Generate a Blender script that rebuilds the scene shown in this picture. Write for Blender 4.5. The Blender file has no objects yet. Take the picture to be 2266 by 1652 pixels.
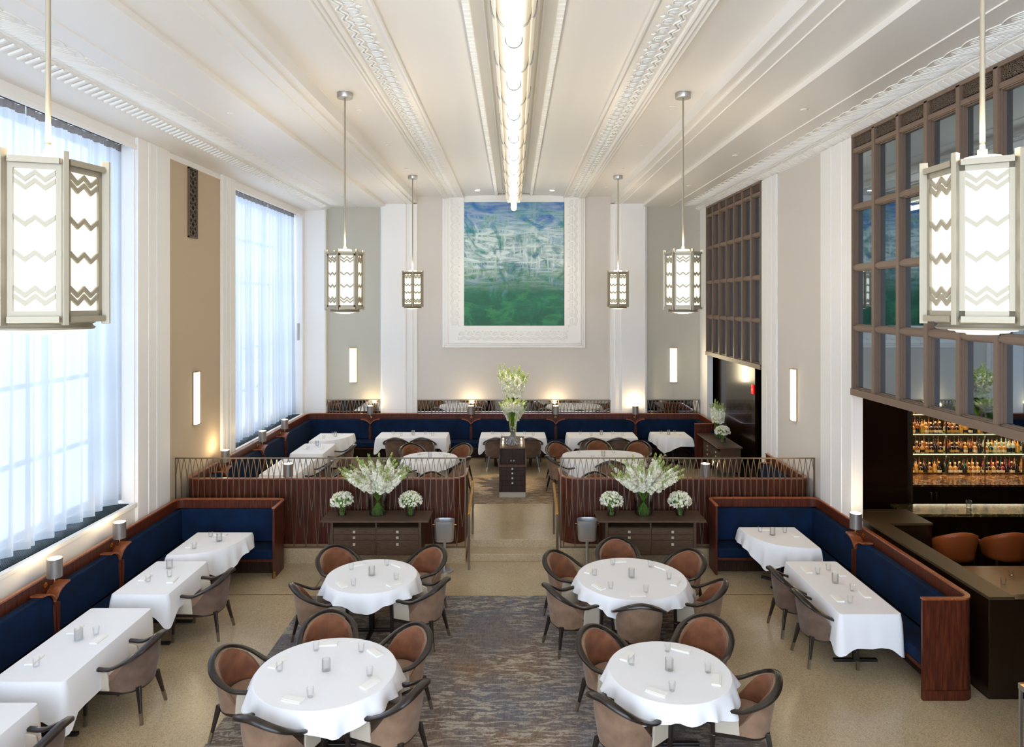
import bpy, math, random
from mathutils import Vector, Matrix
random.seed(7)
S = bpy.context.scene
COL = S.collection
PI = math.pi

# ------------------------------------------------------------------ camera
F_PX, W_PX, H_PX, EYE = 1550.0, 2266.0, 1652.0, 4.45
cam_d = bpy.data.cameras.new('camera')
cam_d.sensor_width = 36.0
cam_d.lens = F_PX / W_PX * 36.0
cam_d.shift_x = -(1137.0 - W_PX / 2) / W_PX
cam_d.shift_y = -(H_PX / 2 - 668.0) / W_PX
cam_d.clip_start = 0.05
cam_d.clip_end = 200
cam = bpy.data.objects.new('camera', cam_d)
cam.location = (0, 0, EYE)
cam.rotation_euler = (PI / 2, 0, 0)
COL.objects.link(cam)
S.camera = cam

# ------------------------------------------------------------------ sky and exposure
w = bpy.data.worlds.new('daylight')
S.world = w
w.use_nodes = True
w.node_tree.nodes['Background'].inputs[0].default_value = (0.66, 0.80, 1.0, 1)
w.node_tree.nodes['Background'].inputs[1].default_value = 5.0
S.view_settings.view_transform = 'Standard'
S.view_settings.look = 'None'
S.view_settings.gamma = 1
S.view_settings.exposure = 0.56
S.view_settings.use_curve_mapping = False
S.cycles.use_denoising = True
try:
    S.cycles.denoiser = 'OPENIMAGEDENOISE'
except Exception:
    pass
S.cycles.max_bounces = 8
S.cycles.diffuse_bounces = 5
S.cycles.glossy_bounces = 4
S.cycles.transmission_bounces = 8
S.cycles.transparent_max_bounces = 14
S.cycles.sample_clamp_indirect = 6
S.cycles.caustics_reflective = False
S.cycles.caustics_refractive = False
S.cycles.use_light_tree = True


def light(kind, name, loc, energy, color, size=0.1, rot=None, parent=None, size_y=None, spot=None):
    d = bpy.data.lights.new(name, kind)
    d.energy = energy
    d.color = color
    if kind == 'AREA':
        d.size = size
        if size_y:
            d.shape = 'RECTANGLE'
            d.size_y = size_y
    else:
        d.shadow_soft_size = size
        if kind == 'SPOT' and spot:
            d.spot_size = spot
            d.spot_blend = 0.8
    o = bpy.data.objects.new(name, d)
    COL.objects.link(o)
    o.location = loc
    if rot:
        o.rotation_euler = rot
    if parent:
        o.parent = parent
    return o


# ------------------------------------------------------------------ mesh helper
class MB:
    def __init__(s):
        s.v = []
        s.f = []

    def add(s, vs, fs):
        b = len(s.v)
        s.v += [tuple(p) for p in vs]
        s.f += [tuple(b + i for i in f) for f in fs]
        return s

    def box(s, x0, x1, y0, y1, z0, z1):
        return s.add([(x0, y0, z0), (x1, y0, z0), (x1, y1, z0), (x0, y1, z0),
                      (x0, y0, z1), (x1, y0, z1), (x1, y1, z1), (x0, y1, z1)],
                     [(0, 3, 2, 1), (4, 5, 6, 7), (0, 1, 5, 4), (1, 2, 6, 5), (2, 3, 7, 6), (3, 0, 4, 7)])

    def cyl(s, p0, p1, r0, r1=None, n=12, squash=1.0):
        r1 = r0 if r1 is None else r1
        p0, p1 = Vector(p0), Vector(p1)
        d = (p1 - p0).normalized()
        a = d.orthogonal().normalized()
        b = d.cross(a)
        vs = []
        for p, r in ((p0, r0), (p1, r1)):
            for i in range(n):
                t = 2 * PI * i / n
                vs.append(p + a * r * math.cos(t) + b * r * squash * math.sin(t))
        fs = [(i, (i + 1) % n, n + (i + 1) % n, n + i) for i in range(n)]
        fs += [tuple(range(n - 1, -1, -1)), tuple(range(n, 2 * n))]
        return s.add(vs, fs)

    def beam(s, p0, p1, wx, wy, up=(0, 0, 1), t=1.0):
        """square section beam, section wx by wy at p0, times t at p1"""
        p0, p1 = Vector(p0), Vector(p1)
        d = (p1 - p0).normalized()
        a = d.cross(Vector(up))
        if a.length < 1e-4:
            a = Vector((1, 0, 0)) - d * d.x
        a.normalize()
        b = a.cross(d)
        vs = []
        for p, k in ((p0, 1.0), (p1, t)):
            for sx, sy in ((-1, -1), (1, -1), (1, 1), (-1, 1)):
                vs.append(p + a * (sx * wx * k / 2) + b * (sy * wy * k / 2))
        return s.add(vs, [(0, 1, 5, 4), (1, 2, 6, 5), (2, 3, 7, 6), (3, 0, 4, 7), (3, 2, 1, 0), (4, 5, 6, 7)])

    def tube(s, pts, r, n=8, closed=False, flat=1.0):
        pts = [Vector(p) for p in pts]
        m = len(pts)
        rr = r if isinstance(r, (list, tuple)) else [r] * m
        vs = []
        prev = None
        for i, p in enumerate(pts):
            if closed:
                d = pts[(i + 1) % m] - pts[i - 1]
            else:
                d = pts[min(i + 1, m - 1)] - pts[max(i - 1, 0)]
            d.normalize()
            if prev is None:
                a = d.orthogonal().normalized()
                if abs(d.z) < .95:
                    a = Vector((0, 0, 1)) - d * d.z
                    a.normalize()
            else:
                a = prev - d * prev.dot(d)
                a.normalize()
            prev = a
            b = d.cross(a)
            for k in range(n):
                t = 2 * PI * k / n
                vs.append(p + a * rr[i] * flat * math.cos(t) + b * rr[i] * math.sin(t))
        fs = []
        for i in range(m if closed else m - 1):
            j = (i + 1) % m
            for k in range(n):
                l = (k + 1) % n
                fs.append((i * n + k, i * n + l, j * n + l, j * n + k))
        if not closed:
            fs.append(tuple(range(n - 1, -1, -1)))
            fs.append(tuple((m - 1) * n + k for k in range(n)))
        return s.add(vs, fs)

    def lathe(s, prof, n=20, c=(0, 0, 0), a0=0.0):
        vs, fs = [], []
        for r, z in prof:
            for i in range(n):
                t = 2 * PI * i / n + a0
                vs.append((c[0] + r * math.cos(t), c[1] + r * math.sin(t), c[2] + z))
        for j in range(len(prof) - 1):
            for i in range(n):
                k = (i + 1) % n
                fs.append((j * n + i, j * n + k, (j + 1) * n + k, (j + 1) * n + i))
        return s.add(vs, fs)

    def prism(s, poly, z0, z1, ax='z'):
        """extrude a 2-D polygon: ax z -> (a,b,z); ax y -> (a,y,b); ax x -> (x,a,b)"""
        n = len(poly)
        def P(a, b, z):
            return (a, b, z) if ax == 'z' else ((a, z, b) if ax == 'y' else (z, a, b))
        vs = [P(a, b, z0) for a, b in poly] + [P(a, b, z1) for a, b in poly]
        fs = [tuple(range(n - 1, -1, -1)), tuple(range(n, 2 * n))]
        fs += [(i, (i + 1) % n, n + (i + 1) % n, n + i) for i in range(n)]
        return s.add(vs, fs)

    def grid(s, fn, nu, nv, closeu=False):
        vs = [fn(i, j) for j in range(nv) for i in range(nu)]
        fs = []
        for j in range(nv - 1):
            for i in range(nu if closeu else nu - 1):
                k = (i + 1) % nu
                fs.append((j * nu + i, j * nu + k, (j + 1) * nu + k, (j + 1) * nu + i))
        return s.add(vs, fs)

    def sweep(s, prof, path, left=True, caps=True):
        """closed profile of (offset inward, z) swept along a horizontal path of (x,y)"""
        m, n = len(path), len(prof)
        vs = []
        for i in range(m):
            p = Vector(path[i])
            d0 = (p - Vector(path[i - 1])).normalized() if i else None
            d1 = (Vector(path[i + 1]) - p).normalized() if i < m - 1 else None
            d0 = d0 or d1
            d1 = d1 or d0
            sg = 1 if left else -1
            n0 = Vector((-d0.y, d0.x)) * sg
            n1 = Vector((-d1.y, d1.x)) * sg
            b = (n0 + n1).normalized()
            b = b / max(.3, b.dot(n0))
            for o, z in prof:
                vs.append((p.x + b.x * o, p.y + b.y * o, z))
        fs = []
        for i in range(m - 1):
            for k in range(n):
                l = (k + 1) % n
                fs.append((i * n + k, i * n + l, (i + 1) * n + l, (i + 1) * n + k))
        if caps:
            fs.append(tuple(range(n)))
            fs.append(tuple((m - 1) * n + k for k in range(n)))
        return s.add(vs, fs)

    def rot(s, i0, ang, c=(0, 0)):
        ca, sa = math.cos(ang), math.sin(ang)
        for i in range(i0, len(s.v)):
            x, y, z = s.v[i]
            x -= c[0]
            y -= c[1]
            s.v[i] = (c[0] + x * ca - y * sa, c[1] + x * sa + y * ca, z)
        return s

    def build(s, name, mat, parent=None, smooth=None, bevel=0, seg=2, sub=0, solid=0):
        me = bpy.data.meshes.new(name)
        me.from_pydata(s.v, [], s.f)
        me.validate()
        if mat is not None:
            me.materials.append(mat)
        import bmesh
        bm = bmesh.new()
        bm.from_mesh(me)
        bmesh.ops.recalc_face_normals(bm, faces=bm.faces)
        bm.to_mesh(me)
        bm.free()
        if smooth:
            for p in me.polygons:
                p.use_smooth = True
            if smooth is not True:
                me.set_sharp_from_angle(angle=math.radians(smooth))
            for p in me.polygons:
                if p.loop_total > 8:
                    p.use_smooth = False
        me.update()
        o = bpy.data.objects.new(name, me)
        COL.objects.link(o)
        if parent is not None:
            o.parent = parent
        if solid:
            md = o.modifiers.new('solid', 'SOLIDIFY')
            md.thickness = solid
            md.offset = 0
        if bevel:
            md = o.modifiers.new('bevel', 'BEVEL')
            md.width = bevel
            md.segments = seg
            md.limit_method = 'ANGLE'
            md.angle_limit = math.radians(40)
        if sub:
            md = o.modifiers.new('sub', 'SUBSURF')
            md.levels = sub
            md.render_levels = sub
        return o


def tag(o, label, cat, group=None, kind=None):
    if label:
        o['label'] = label
    if cat:
        o['category'] = cat
    if group:
        o['group'] = group
    if kind:
        o['kind'] = kind
    return o


def thing(name, label, cat, loc=(0, 0, 0), rz=0.0, group=None):
    o = bpy.data.objects.new(name, None)
    o.empty_display_size = .1
    COL.objects.link(o)
    o.location = loc
    o.rotation_euler = (0, 0, rz)
    return tag(o, label, cat, group)


def struct(o):
    o['kind'] = 'structure'
    return o


def kids(o):
    return [c for c in COL.objects if c.parent == o]


PROTO = {}


def snapshot(root):
    """remember a finished thing (root, parts, sub-parts) so it can be copied"""
    def rec(o):
        return (o, [rec(c) for c in o.children])
    return rec(root)


def dup(snap, loc, rz, label, group=None, scale=None):
    def rec(node, parent):
        o, ch = node
        c = o.copy()
        COL.objects.link(c)
        c.parent = parent
        for n in ch:
            rec(n, c)
        return c
    r = rec(snap, None)
    r.location = loc
    r.rotation_euler = (0, 0, rz)
    if scale:
        r.scale = scale
    r['label'] = label
    if group:
        r['group'] = group
    return r


class Kind:
    """first placement uses the prototype itself, later ones copies"""
    def __init__(s, maker):
        s.maker = maker
        s.snap = None

    def put(s, loc, rz, label, group=None, scale=None):
        if s.snap is None:
            r = s.maker()
            r.location = loc
            r.rotation_euler = (0, 0, rz)
            r['label'] = label
            if group:
                r['group'] = group
            if scale:
                r.scale = scale
            bpy.context.view_layer.update()
            s.snap = snapshot(r)
            return r
        return dup(s.snap, loc, rz, label, group, scale)


# ------------------------------------------------------------------ materials
def new_mat(name):
    m = bpy.data.materials.new(name)
    m.use_nodes = True
    return m, m.node_tree.nodes, m.node_tree.links, m.node_tree.nodes['Principled BSDF']


def srgb(r, g, b):
    f = lambda c: (c / 255 / 12.92) if c <= 10 else ((c / 255 + .055) / 1.055) ** 2.4
    return (f(r), f(g), f(b), 1)


def plain(name, col, rough=.5, metal=0, emit=None, es=0, sheen=0, coat=0, spec=None, bump=0, bscale=200):
    m, N, L, B = new_mat(name)
    B.inputs['Base Color'].default_value = col
    B.inputs['Roughness'].default_value = rough
    B.inputs['Metallic'].default_value = metal
    if emit:
        B.inputs['Emission Color'].default_value = emit
        B.inputs['Emission Strength'].default_value = es
    if sheen:
        B.inputs['Sheen Weight'].default_value = sheen
        B.inputs['Sheen Roughness'].default_value = .4
    if coat:
        B.inputs['Coat Weight'].default_value = coat
    if spec is not None:
        B.inputs['Specular IOR Level'].default_value = spec
    if bump:
        t = N.new('ShaderNodeTexCoord')
        n = N.new('ShaderNodeTexNoise')
        n.inputs['Scale'].default_value = bscale
        b = N.new('ShaderNodeBump')
        b.inputs['Strength'].default_value = bump
        b.inputs['Distance'].default_value = .01
        L.new(t.outputs['Object'], n.inputs['Vector'])
        L.new(n.outputs[0], b.inputs['Height'])
        L.new(b.outputs[0], B.inputs['Normal'])
    return m


def noisy(name, stops, scale=(1, 1, 1), nscale=5, detail=6, rough=.5, metal=0, dist=0, coat=0, sheen=0, bump=0, rot=(0, 0, 0), nrough=.5, coord='Object'):
    """noise through a colour ramp"""
    m, N, L, B = new_mat(name)
    t = N.new('ShaderNodeTexCoord')
    mp = N.new('ShaderNodeMapping')
    mp.inputs['Scale'].default_value = scale
    mp.inputs['Rotation'].default_value = rot
    n = N.new('ShaderNodeTexNoise')
    n.inputs['Scale'].default_value = nscale
    n.inputs['Detail'].default_value = detail
    n.inputs['Roughness'].default_value = nrough
    n.inputs['Distortion'].default_value = dist
    r = N.new('ShaderNodeValToRGB')
    e = r.color_ramp.elements
    e[0].position, e[0].color = stops[0]
    e[1].position, e[1].color = stops[-1]
    for p, c in stops[1:-1]:
        x = e.new(p)
        x.color = c
    L.new(t.outputs[coord], mp.inputs[0])
    L.new(mp.outputs[0], n.inputs['Vector'])
    L.new(n.outputs[0], r.inputs[0])
    L.new(r.outputs[0], B.inputs['Base Color'])
    B.inputs['Roughness'].default_value = rough
    B.inputs['Metallic'].default_value = metal
    if coat:
        B.inputs['Coat Weight'].default_value = coat
    if sheen:
        B.inputs['Sheen Weight'].default_value = sheen
    if bump:
        b = N.new('ShaderNodeBump')
        b.inputs['Strength'].default_value = bump
        b.inputs['Distance'].default_value = .01
        L.new(n.outputs[0], b.inputs['Height'])
        L.new(b.outputs[0], B.inputs['Normal'])
    return m


def thin_glass(name, tint=(1, 1, 1, 1), refl=1.0, rough=0.02):
    m = bpy.data.materials.new(name)
    m.use_nodes = True
    N, L = m.node_tree.nodes, m.node_tree.links
    N.clear()
    out = N.new('ShaderNodeOutputMaterial')
    mix = N.new('ShaderNodeMixShader')
    tr = N.new('ShaderNodeBsdfTransparent')
    tr.inputs[0].default_value = tint
    gl = N.new('ShaderNodeBsdfGlossy')
    gl.inputs['Roughness'].default_value = rough
    fr = N.new('ShaderNodeFresnel')
    fr.inputs[0].default_value = 1.5
    mu = N.new('ShaderNodeMath')
    mu.operation = 'MULTIPLY'
    mu.inputs[1].default_value = refl
    L.new(fr.outputs[0], mu.inputs[0])
    L.new(mu.outputs[0], mix.inputs[0])
    L.new(tr.outputs[0], mix.inputs[1])
    L.new(gl.outputs[0], mix.inputs[2])
    L.new(mix.outputs[0], out.inputs[0])
    return m


def emitter(name, col, strength, base=(.8, .8, .8, 1)):
    return plain(name, base, .5, emit=col, es=strength)


M = {}
M['ceiling'] = plain('white_ceiling_paint', srgb(230, 226, 220), .38, bump=.02, bscale=3)
M['plaster'] = plain('white_plaster', srgb(236, 234, 231), .5)
M['relief'] = plain('white_relief_plaster', srgb(240, 239, 235), .5)
M['centre_wall'] = plain('warm_grey_wall', srgb(212, 205, 196), .7, bump=.05)
M['panel_wall'] = plain('beige_fabric_wall', srgb(188, 184, 170), .85, bump=.15, bscale=120)
M['beige_wall'] = plain('beige_wall_fabric', srgb(190, 172, 146), .85, bump=.15, bscale=120)
M['wood'] = noisy('walnut_red', [(.3, srgb(54, 22, 12)), (.5, srgb(78, 33, 18)), (.7, srgb(102, 48, 27))],
                  scale=(14, 14, .9), nscale=4, detail=8, rough=.42, dist=.6)
M['wood'].node_tree.nodes['Principled BSDF'].inputs['Specular IOR Level'].default_value = .3
M['wood_edge'] = noisy('walnut_edge', [(.3, srgb(120, 60, 32)), (.7, srgb(172, 96, 54))],
                       scale=(6, 6, 3), nscale=6, rough=.3, coat=.3)
M['dark_wood'] = noisy('grey_brown_oak', [(.3, srgb(70, 53, 41)), (.7, srgb(102, 80, 63))],
                       scale=(2, 30, 30), nscale=5, detail=6, rough=.45)
M['black_wood'] = noisy('espresso_wood', [(.3, srgb(38, 24, 17)), (.7, srgb(62, 41, 30))],
                        scale=(12, 12, 1), nscale=5, detail=6, rough=.45)
for k_ in ('dark_wood', 'black_wood'):
    M[k_].node_tree.nodes['Principled BSDF'].inputs['Specular IOR Level'].default_value = .2
M['bar_wood'] = plain('bar_gloss_wood', srgb(30, 17, 10), .2, coat=.3)
M['bar_dark'] = plain('bar_dark', srgb(28, 20, 14), .4)
M['ledge'] = plain('ledge_olive_brown', srgb(60, 46, 26), .5)
M['rail'] = plain('chair_rail_wood', srgb(38, 29, 24), .3, coat=.15)
M['taupe'] = noisy('taupe_velvet', [(.3, srgb(120, 92, 70)), (.7, srgb(152, 120, 94))], nscale=7, rough=.8, sheen=.15)
M['taupe_dark'] = noisy('grey_brown_velvet', [(.3, srgb(90, 69, 55)), (.7, srgb(116, 92, 75))], nscale=7, rough=.8, sheen=.15)
M['rust'] = noisy('rust_velvet', [(.3, srgb(104, 60, 34)), (.7, srgb(140, 86, 54))], nscale=8, rough=.8, sheen=.12)
M['seat'] = noisy('tan_velvet', [(.3, srgb(140, 110, 86)), (.7, srgb(168, 136, 110))], nscale=6, rough=.75, sheen=.3)
M['leather'] = plain('cream_leather', srgb(196, 184, 164), .5)
M['ferrule'] = plain('brushed_nickel', srgb(150, 136, 118), .38, metal=.9)
M['knob'] = plain('pale_nickel_knob', srgb(206, 194, 172), .4, metal=.3)
M['steel_bright'] = plain('bucket_steel', srgb(190, 190, 188), .35, metal=.8)
M['steel'] = plain('dark_steel', srgb(70, 66, 62), .35, metal=.9)
M['bronze'] = plain('bronze_bar', srgb(122, 108, 90), .35, metal=.9)
M['brass'] = plain('brass', srgb(200, 150, 84), .25, metal=1)
M['silver'] = plain('satin_silver', srgb(178, 176, 172), .35, metal=.9)
M['lantern'] = plain('lantern_metal', srgb(156, 145, 124), .45, metal=.35)
M['velvet'] = noisy('navy_velvet', [(.3, srgb(3, 22, 44)), (.7, srgb(5, 33, 66))], nscale=4, rough=.85)
M['velvet'].node_tree.nodes['Principled BSDF'].inputs['Specular IOR Level'].default_value = .2
M['velvet'].node_tree.nodes['Principled BSDF'].inputs['Sheen Tint'].default_value = (.3, .5, .9, 1)
M['cloth'] = plain('white_linen', srgb(240, 239, 240), .85, bump=.06, bscale=60)
M['napkin'] = plain('white_napkin', srgb(244, 242, 236), .8)
M['glass'] = thin_glass('clear_glass', (.99, .993, .996, 1), .35)
M['votive'] = thin_glass('ribbed_glass', (.975, .98, .984, 1), .6, .12)
M['mirror'] = plain('wall_mirror', (.80, .80, .80, 1), .03, metal=1)
M['sill'] = plain('white_sill', srgb(238, 236, 232), .45)
M['grille'] = plain('dark_grille', srgb(44, 56, 62), .5, metal=.3)
M['frame_wood'] = plain('taupe_painted_frame', srgb(116, 96, 80), .45)
M['lattice'] = plain('lattice_bronze', srgb(96, 80, 66), .5)
M['hole'] = plain('dark_hole', srgb(14, 12, 11), .8)
M['petal'] = noisy('white_petal', [(.3, srgb(232, 230, 194)), (.6, srgb(250, 247, 232))], nscale=14, rough=.6)
M['bud'] = noisy('green_bud', [(.35, srgb(120, 150, 60)), (.65, srgb(200, 210, 130))], nscale=30, rough=.6)
M['stem'] = noisy('green_stem', [(.3, srgb(52, 98, 26)), (.7, srgb(112, 150, 50))], nscale=20, rough=.5)
M['lamp_glass'] = emitter('lantern_glass', (1, .94, .66, 1), .60)
M['tube'] = emitter('tube_glass', (1, .95, .86, 1), 3)
M['tube_side'] = plain('tube_side_glass', srgb(236, 226, 204), .35, emit=(1, .90, .72, 1), es=.10)
M['sconce'] = emitter('sconce_glass', (1, .90, .62, 1), 2.2)
M['bulb'] = emitter('bulb_glow', (1, .82, .52, 1), 14)
M['shade'] = plain('pewter_shade', srgb(150, 144, 140), .35, metal=.7)
M['skirt'] = plain('stone_plinth', srgb(176, 168, 148), .45)
# ---- terrazzo
def make_terrazzo():
    m, N, L, B = new_mat('terrazzo')
    t = N.new('ShaderNodeTexCoord')
    v = N.new('ShaderNodeTexVoronoi')
    v.inputs['Scale'].default_value = 150
    n = N.new('ShaderNodeTexNoise')
    n.inputs['Scale'].default_value = 1.1
    n.inputs['Detail'].default_value = 4
    r = N.new('ShaderNodeValToRGB')
    e = r.color_ramp.elements
    e[0].position, e[0].color = 0, srgb(150, 128, 98)
    e[1].position, e[1].color = 1, srgb(208, 188, 154)
    x = e.new(.25)
    x.color = srgb(186, 164, 130)
    x = e.new(.75)
    x.color = srgb(198, 176, 142)
    mix = N.new('ShaderNodeMixRGB')
    mix.blend_type = 'MULTIPLY'
    mix.inputs[0].default_value = .35
    r2 = N.new('ShaderNodeValToRGB')
    r2.color_ramp.elements[0].position = .3
    r2.color_ramp.elements[0].color = srgb(200, 192, 178)
    r2.color_ramp.elements[1].position = .7
    r2.color_ramp.elements[1].color = (1, 1, 1, 1)
    L.new(t.outputs['Object'], v.inputs['Vector'])
    L.new(t.outputs['Object'], n.inputs['Vector'])
    sep = N.new('ShaderNodeSeparateColor')
    L.new(v.outputs['Color'], sep.inputs[0])
    L.new(sep.outputs[0], r.inputs[0])
    L.new(n.outputs[0], r2.inputs[0])
    L.new(r.outputs[0], mix.inputs[1])
    L.new(r2.outputs[0], mix.inputs[2])
    L.new(mix.outputs[0], B.inputs['Base Color'])
    B.inputs['Roughness'].default_value = .26
    return m


M['terrazzo'] = make_terrazzo()


# ---- rug: blue-grey and brown weave with cream brush-like streaks
def make_rug(name, warm):
    m, N, L, B = new_mat(name)
    t = N.new('ShaderNodeTexCoord')
    def noise(scale, sv, detail=5, rough=.6, dist=0):
        mp = N.new('ShaderNodeMapping')
        mp.inputs['Scale'].default_value = sv
        n = N.new('ShaderNodeTexNoise')
        n.inputs['Scale'].default_value = scale
        n.inputs['Detail'].default_value = detail
        n.inputs['Roughness'].default_value = rough
        n.inputs['Distortion'].default_value = dist
        L.new(t.outputs['Object'], mp.inputs[0])
        L.new(mp.outputs[0], n.inputs['Vector'])
        return n
    big = noise(.55, (1, 1, 1), 3)
    r = N.new('ShaderNodeValToRGB')
    e = r.color_ramp.elements
    e[0].position, e[0].color = .38, srgb(104, 102, 106) if not warm else srgb(130, 112, 96)
    e[1].position, e[1].color = .62, srgb(122, 98, 76) if not warm else srgb(140, 108, 76)
    L.new(big.outputs[0], r.inputs[0])
    fine = noise(60, (1, .25, 1), 3)
    mul = N.new('ShaderNodeMixRGB')
    mul.blend_type = 'OVERLAY'
    mul.inputs[0].default_value = .75
    L.new(r.outputs[0], mul.inputs[1])
    L.new(fine.outputs[0], mul.inputs[2])
    st = noise(4.2, (1, 4.2, 1), 6, .68, .8)
    r3 = N.new('ShaderNodeValToRGB')
    r3.color_ramp.elements[0].position = .50
    r3.color_ramp.elements[0].color = (0, 0, 0, 1)
    r3.color_ramp.elements[1].position = .54
    r3.color_ramp.elements[1].color = (1, 1, 1, 1)
    L.new(st.outputs[0], r3.inputs[0])
    msk = noise(.9, (1, 1, 1), 3)
    r4 = N.new('ShaderNodeValToRGB')
    r4.color_ramp.elements[0].position = .36
    r4.color_ramp.elements[0].color = (.12, .12, .12, 1)
    r4.color_ramp.elements[1].position = .58
    L.new(msk.outputs[0], r4.inputs[0])
    mm = N.new('ShaderNodeMath')
    mm.operation = 'MULTIPLY'
    L.new(r3.outputs[0], mm.inputs[0])
    L.new(r4.outputs[0], mm.inputs[1])
    brk = noise(38, (1, 2.5, 1), 4, .7)
    r5 = N.new('ShaderNodeValToRGB')
    r5.color_ramp.elements[0].position = .36
    r5.color_ramp.elements[1].position = .5
    L.new(brk.outputs[0], r5.inputs[0])
    m2 = N.new('ShaderNodeMath')
    m2.operation = 'MULTIPLY'
    L.new(mm.outputs[0], m2.inputs[0])
    L.new(r5.outputs[0], m2.inputs[1])
    m3 = N.new('ShaderNodeMath')
    m3.operation = 'MULTIPLY'
    m3.inputs[1].default_value = .8
    L.new(m2.outputs[0], m3.inputs[0])
    mix = N.new('ShaderNodeMixRGB')
    L.new(m3.outputs[0], mix.inputs[0])
    L.new(mul.outputs[0], mix.inputs[1])
    mix.inputs[2].default_value = srgb(188, 176, 156)
    L.new(mix.outputs[0], B.inputs['Base Color'])
    B.inputs['Roughness'].default_value = .95
    return m


M['rug'] = make_rug('rug_weave', False)
M['rug2'] = make_rug('rug_weave_warm', True)


# ---- sheer curtain
def make_sheer(name, col, see):
    m = bpy.data.materials.new(name)
    m.use_nodes = True
    N, L = m.node_tree.nodes, m.node_tree.links
    N.clear()
    out = N.new('ShaderNodeOutputMaterial')
    a = N.new('ShaderNodeMixShader')
    b = N.new('ShaderNodeMixShader')
    tr = N.new('ShaderNodeBsdfTransparent')
    tl = N.new('ShaderNodeBsdfTranslucent')
    df = N.new('ShaderNodeBsdfDiffuse')
    tl.inputs[0].default_value = col
    df.inputs[0].default_value = col
    a.inputs[0].default_value = .35
    L.new(tl.outputs[0], a.inputs[1])
    L.new(df.outputs[0], a.inputs[2])
    b.inputs[0].default_value = see
    L.new(a.outputs[0], b.inputs[1])
    L.new(tr.outputs[0], b.inputs[2])
    L.new(b.outputs[0], out.inputs[0])
    return m


M['sheer'] = make_sheer('sheer_white_voile', (.43, .45, .475, 1), .07)
M['sheer_hem'] = make_sheer('doubled_voile_hem', (.36, .40, .44, 1), .02)
M['sheer_head'] = make_sheer('curtain_heading_tape', (.16, .14, .125, 1), .01)


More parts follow.
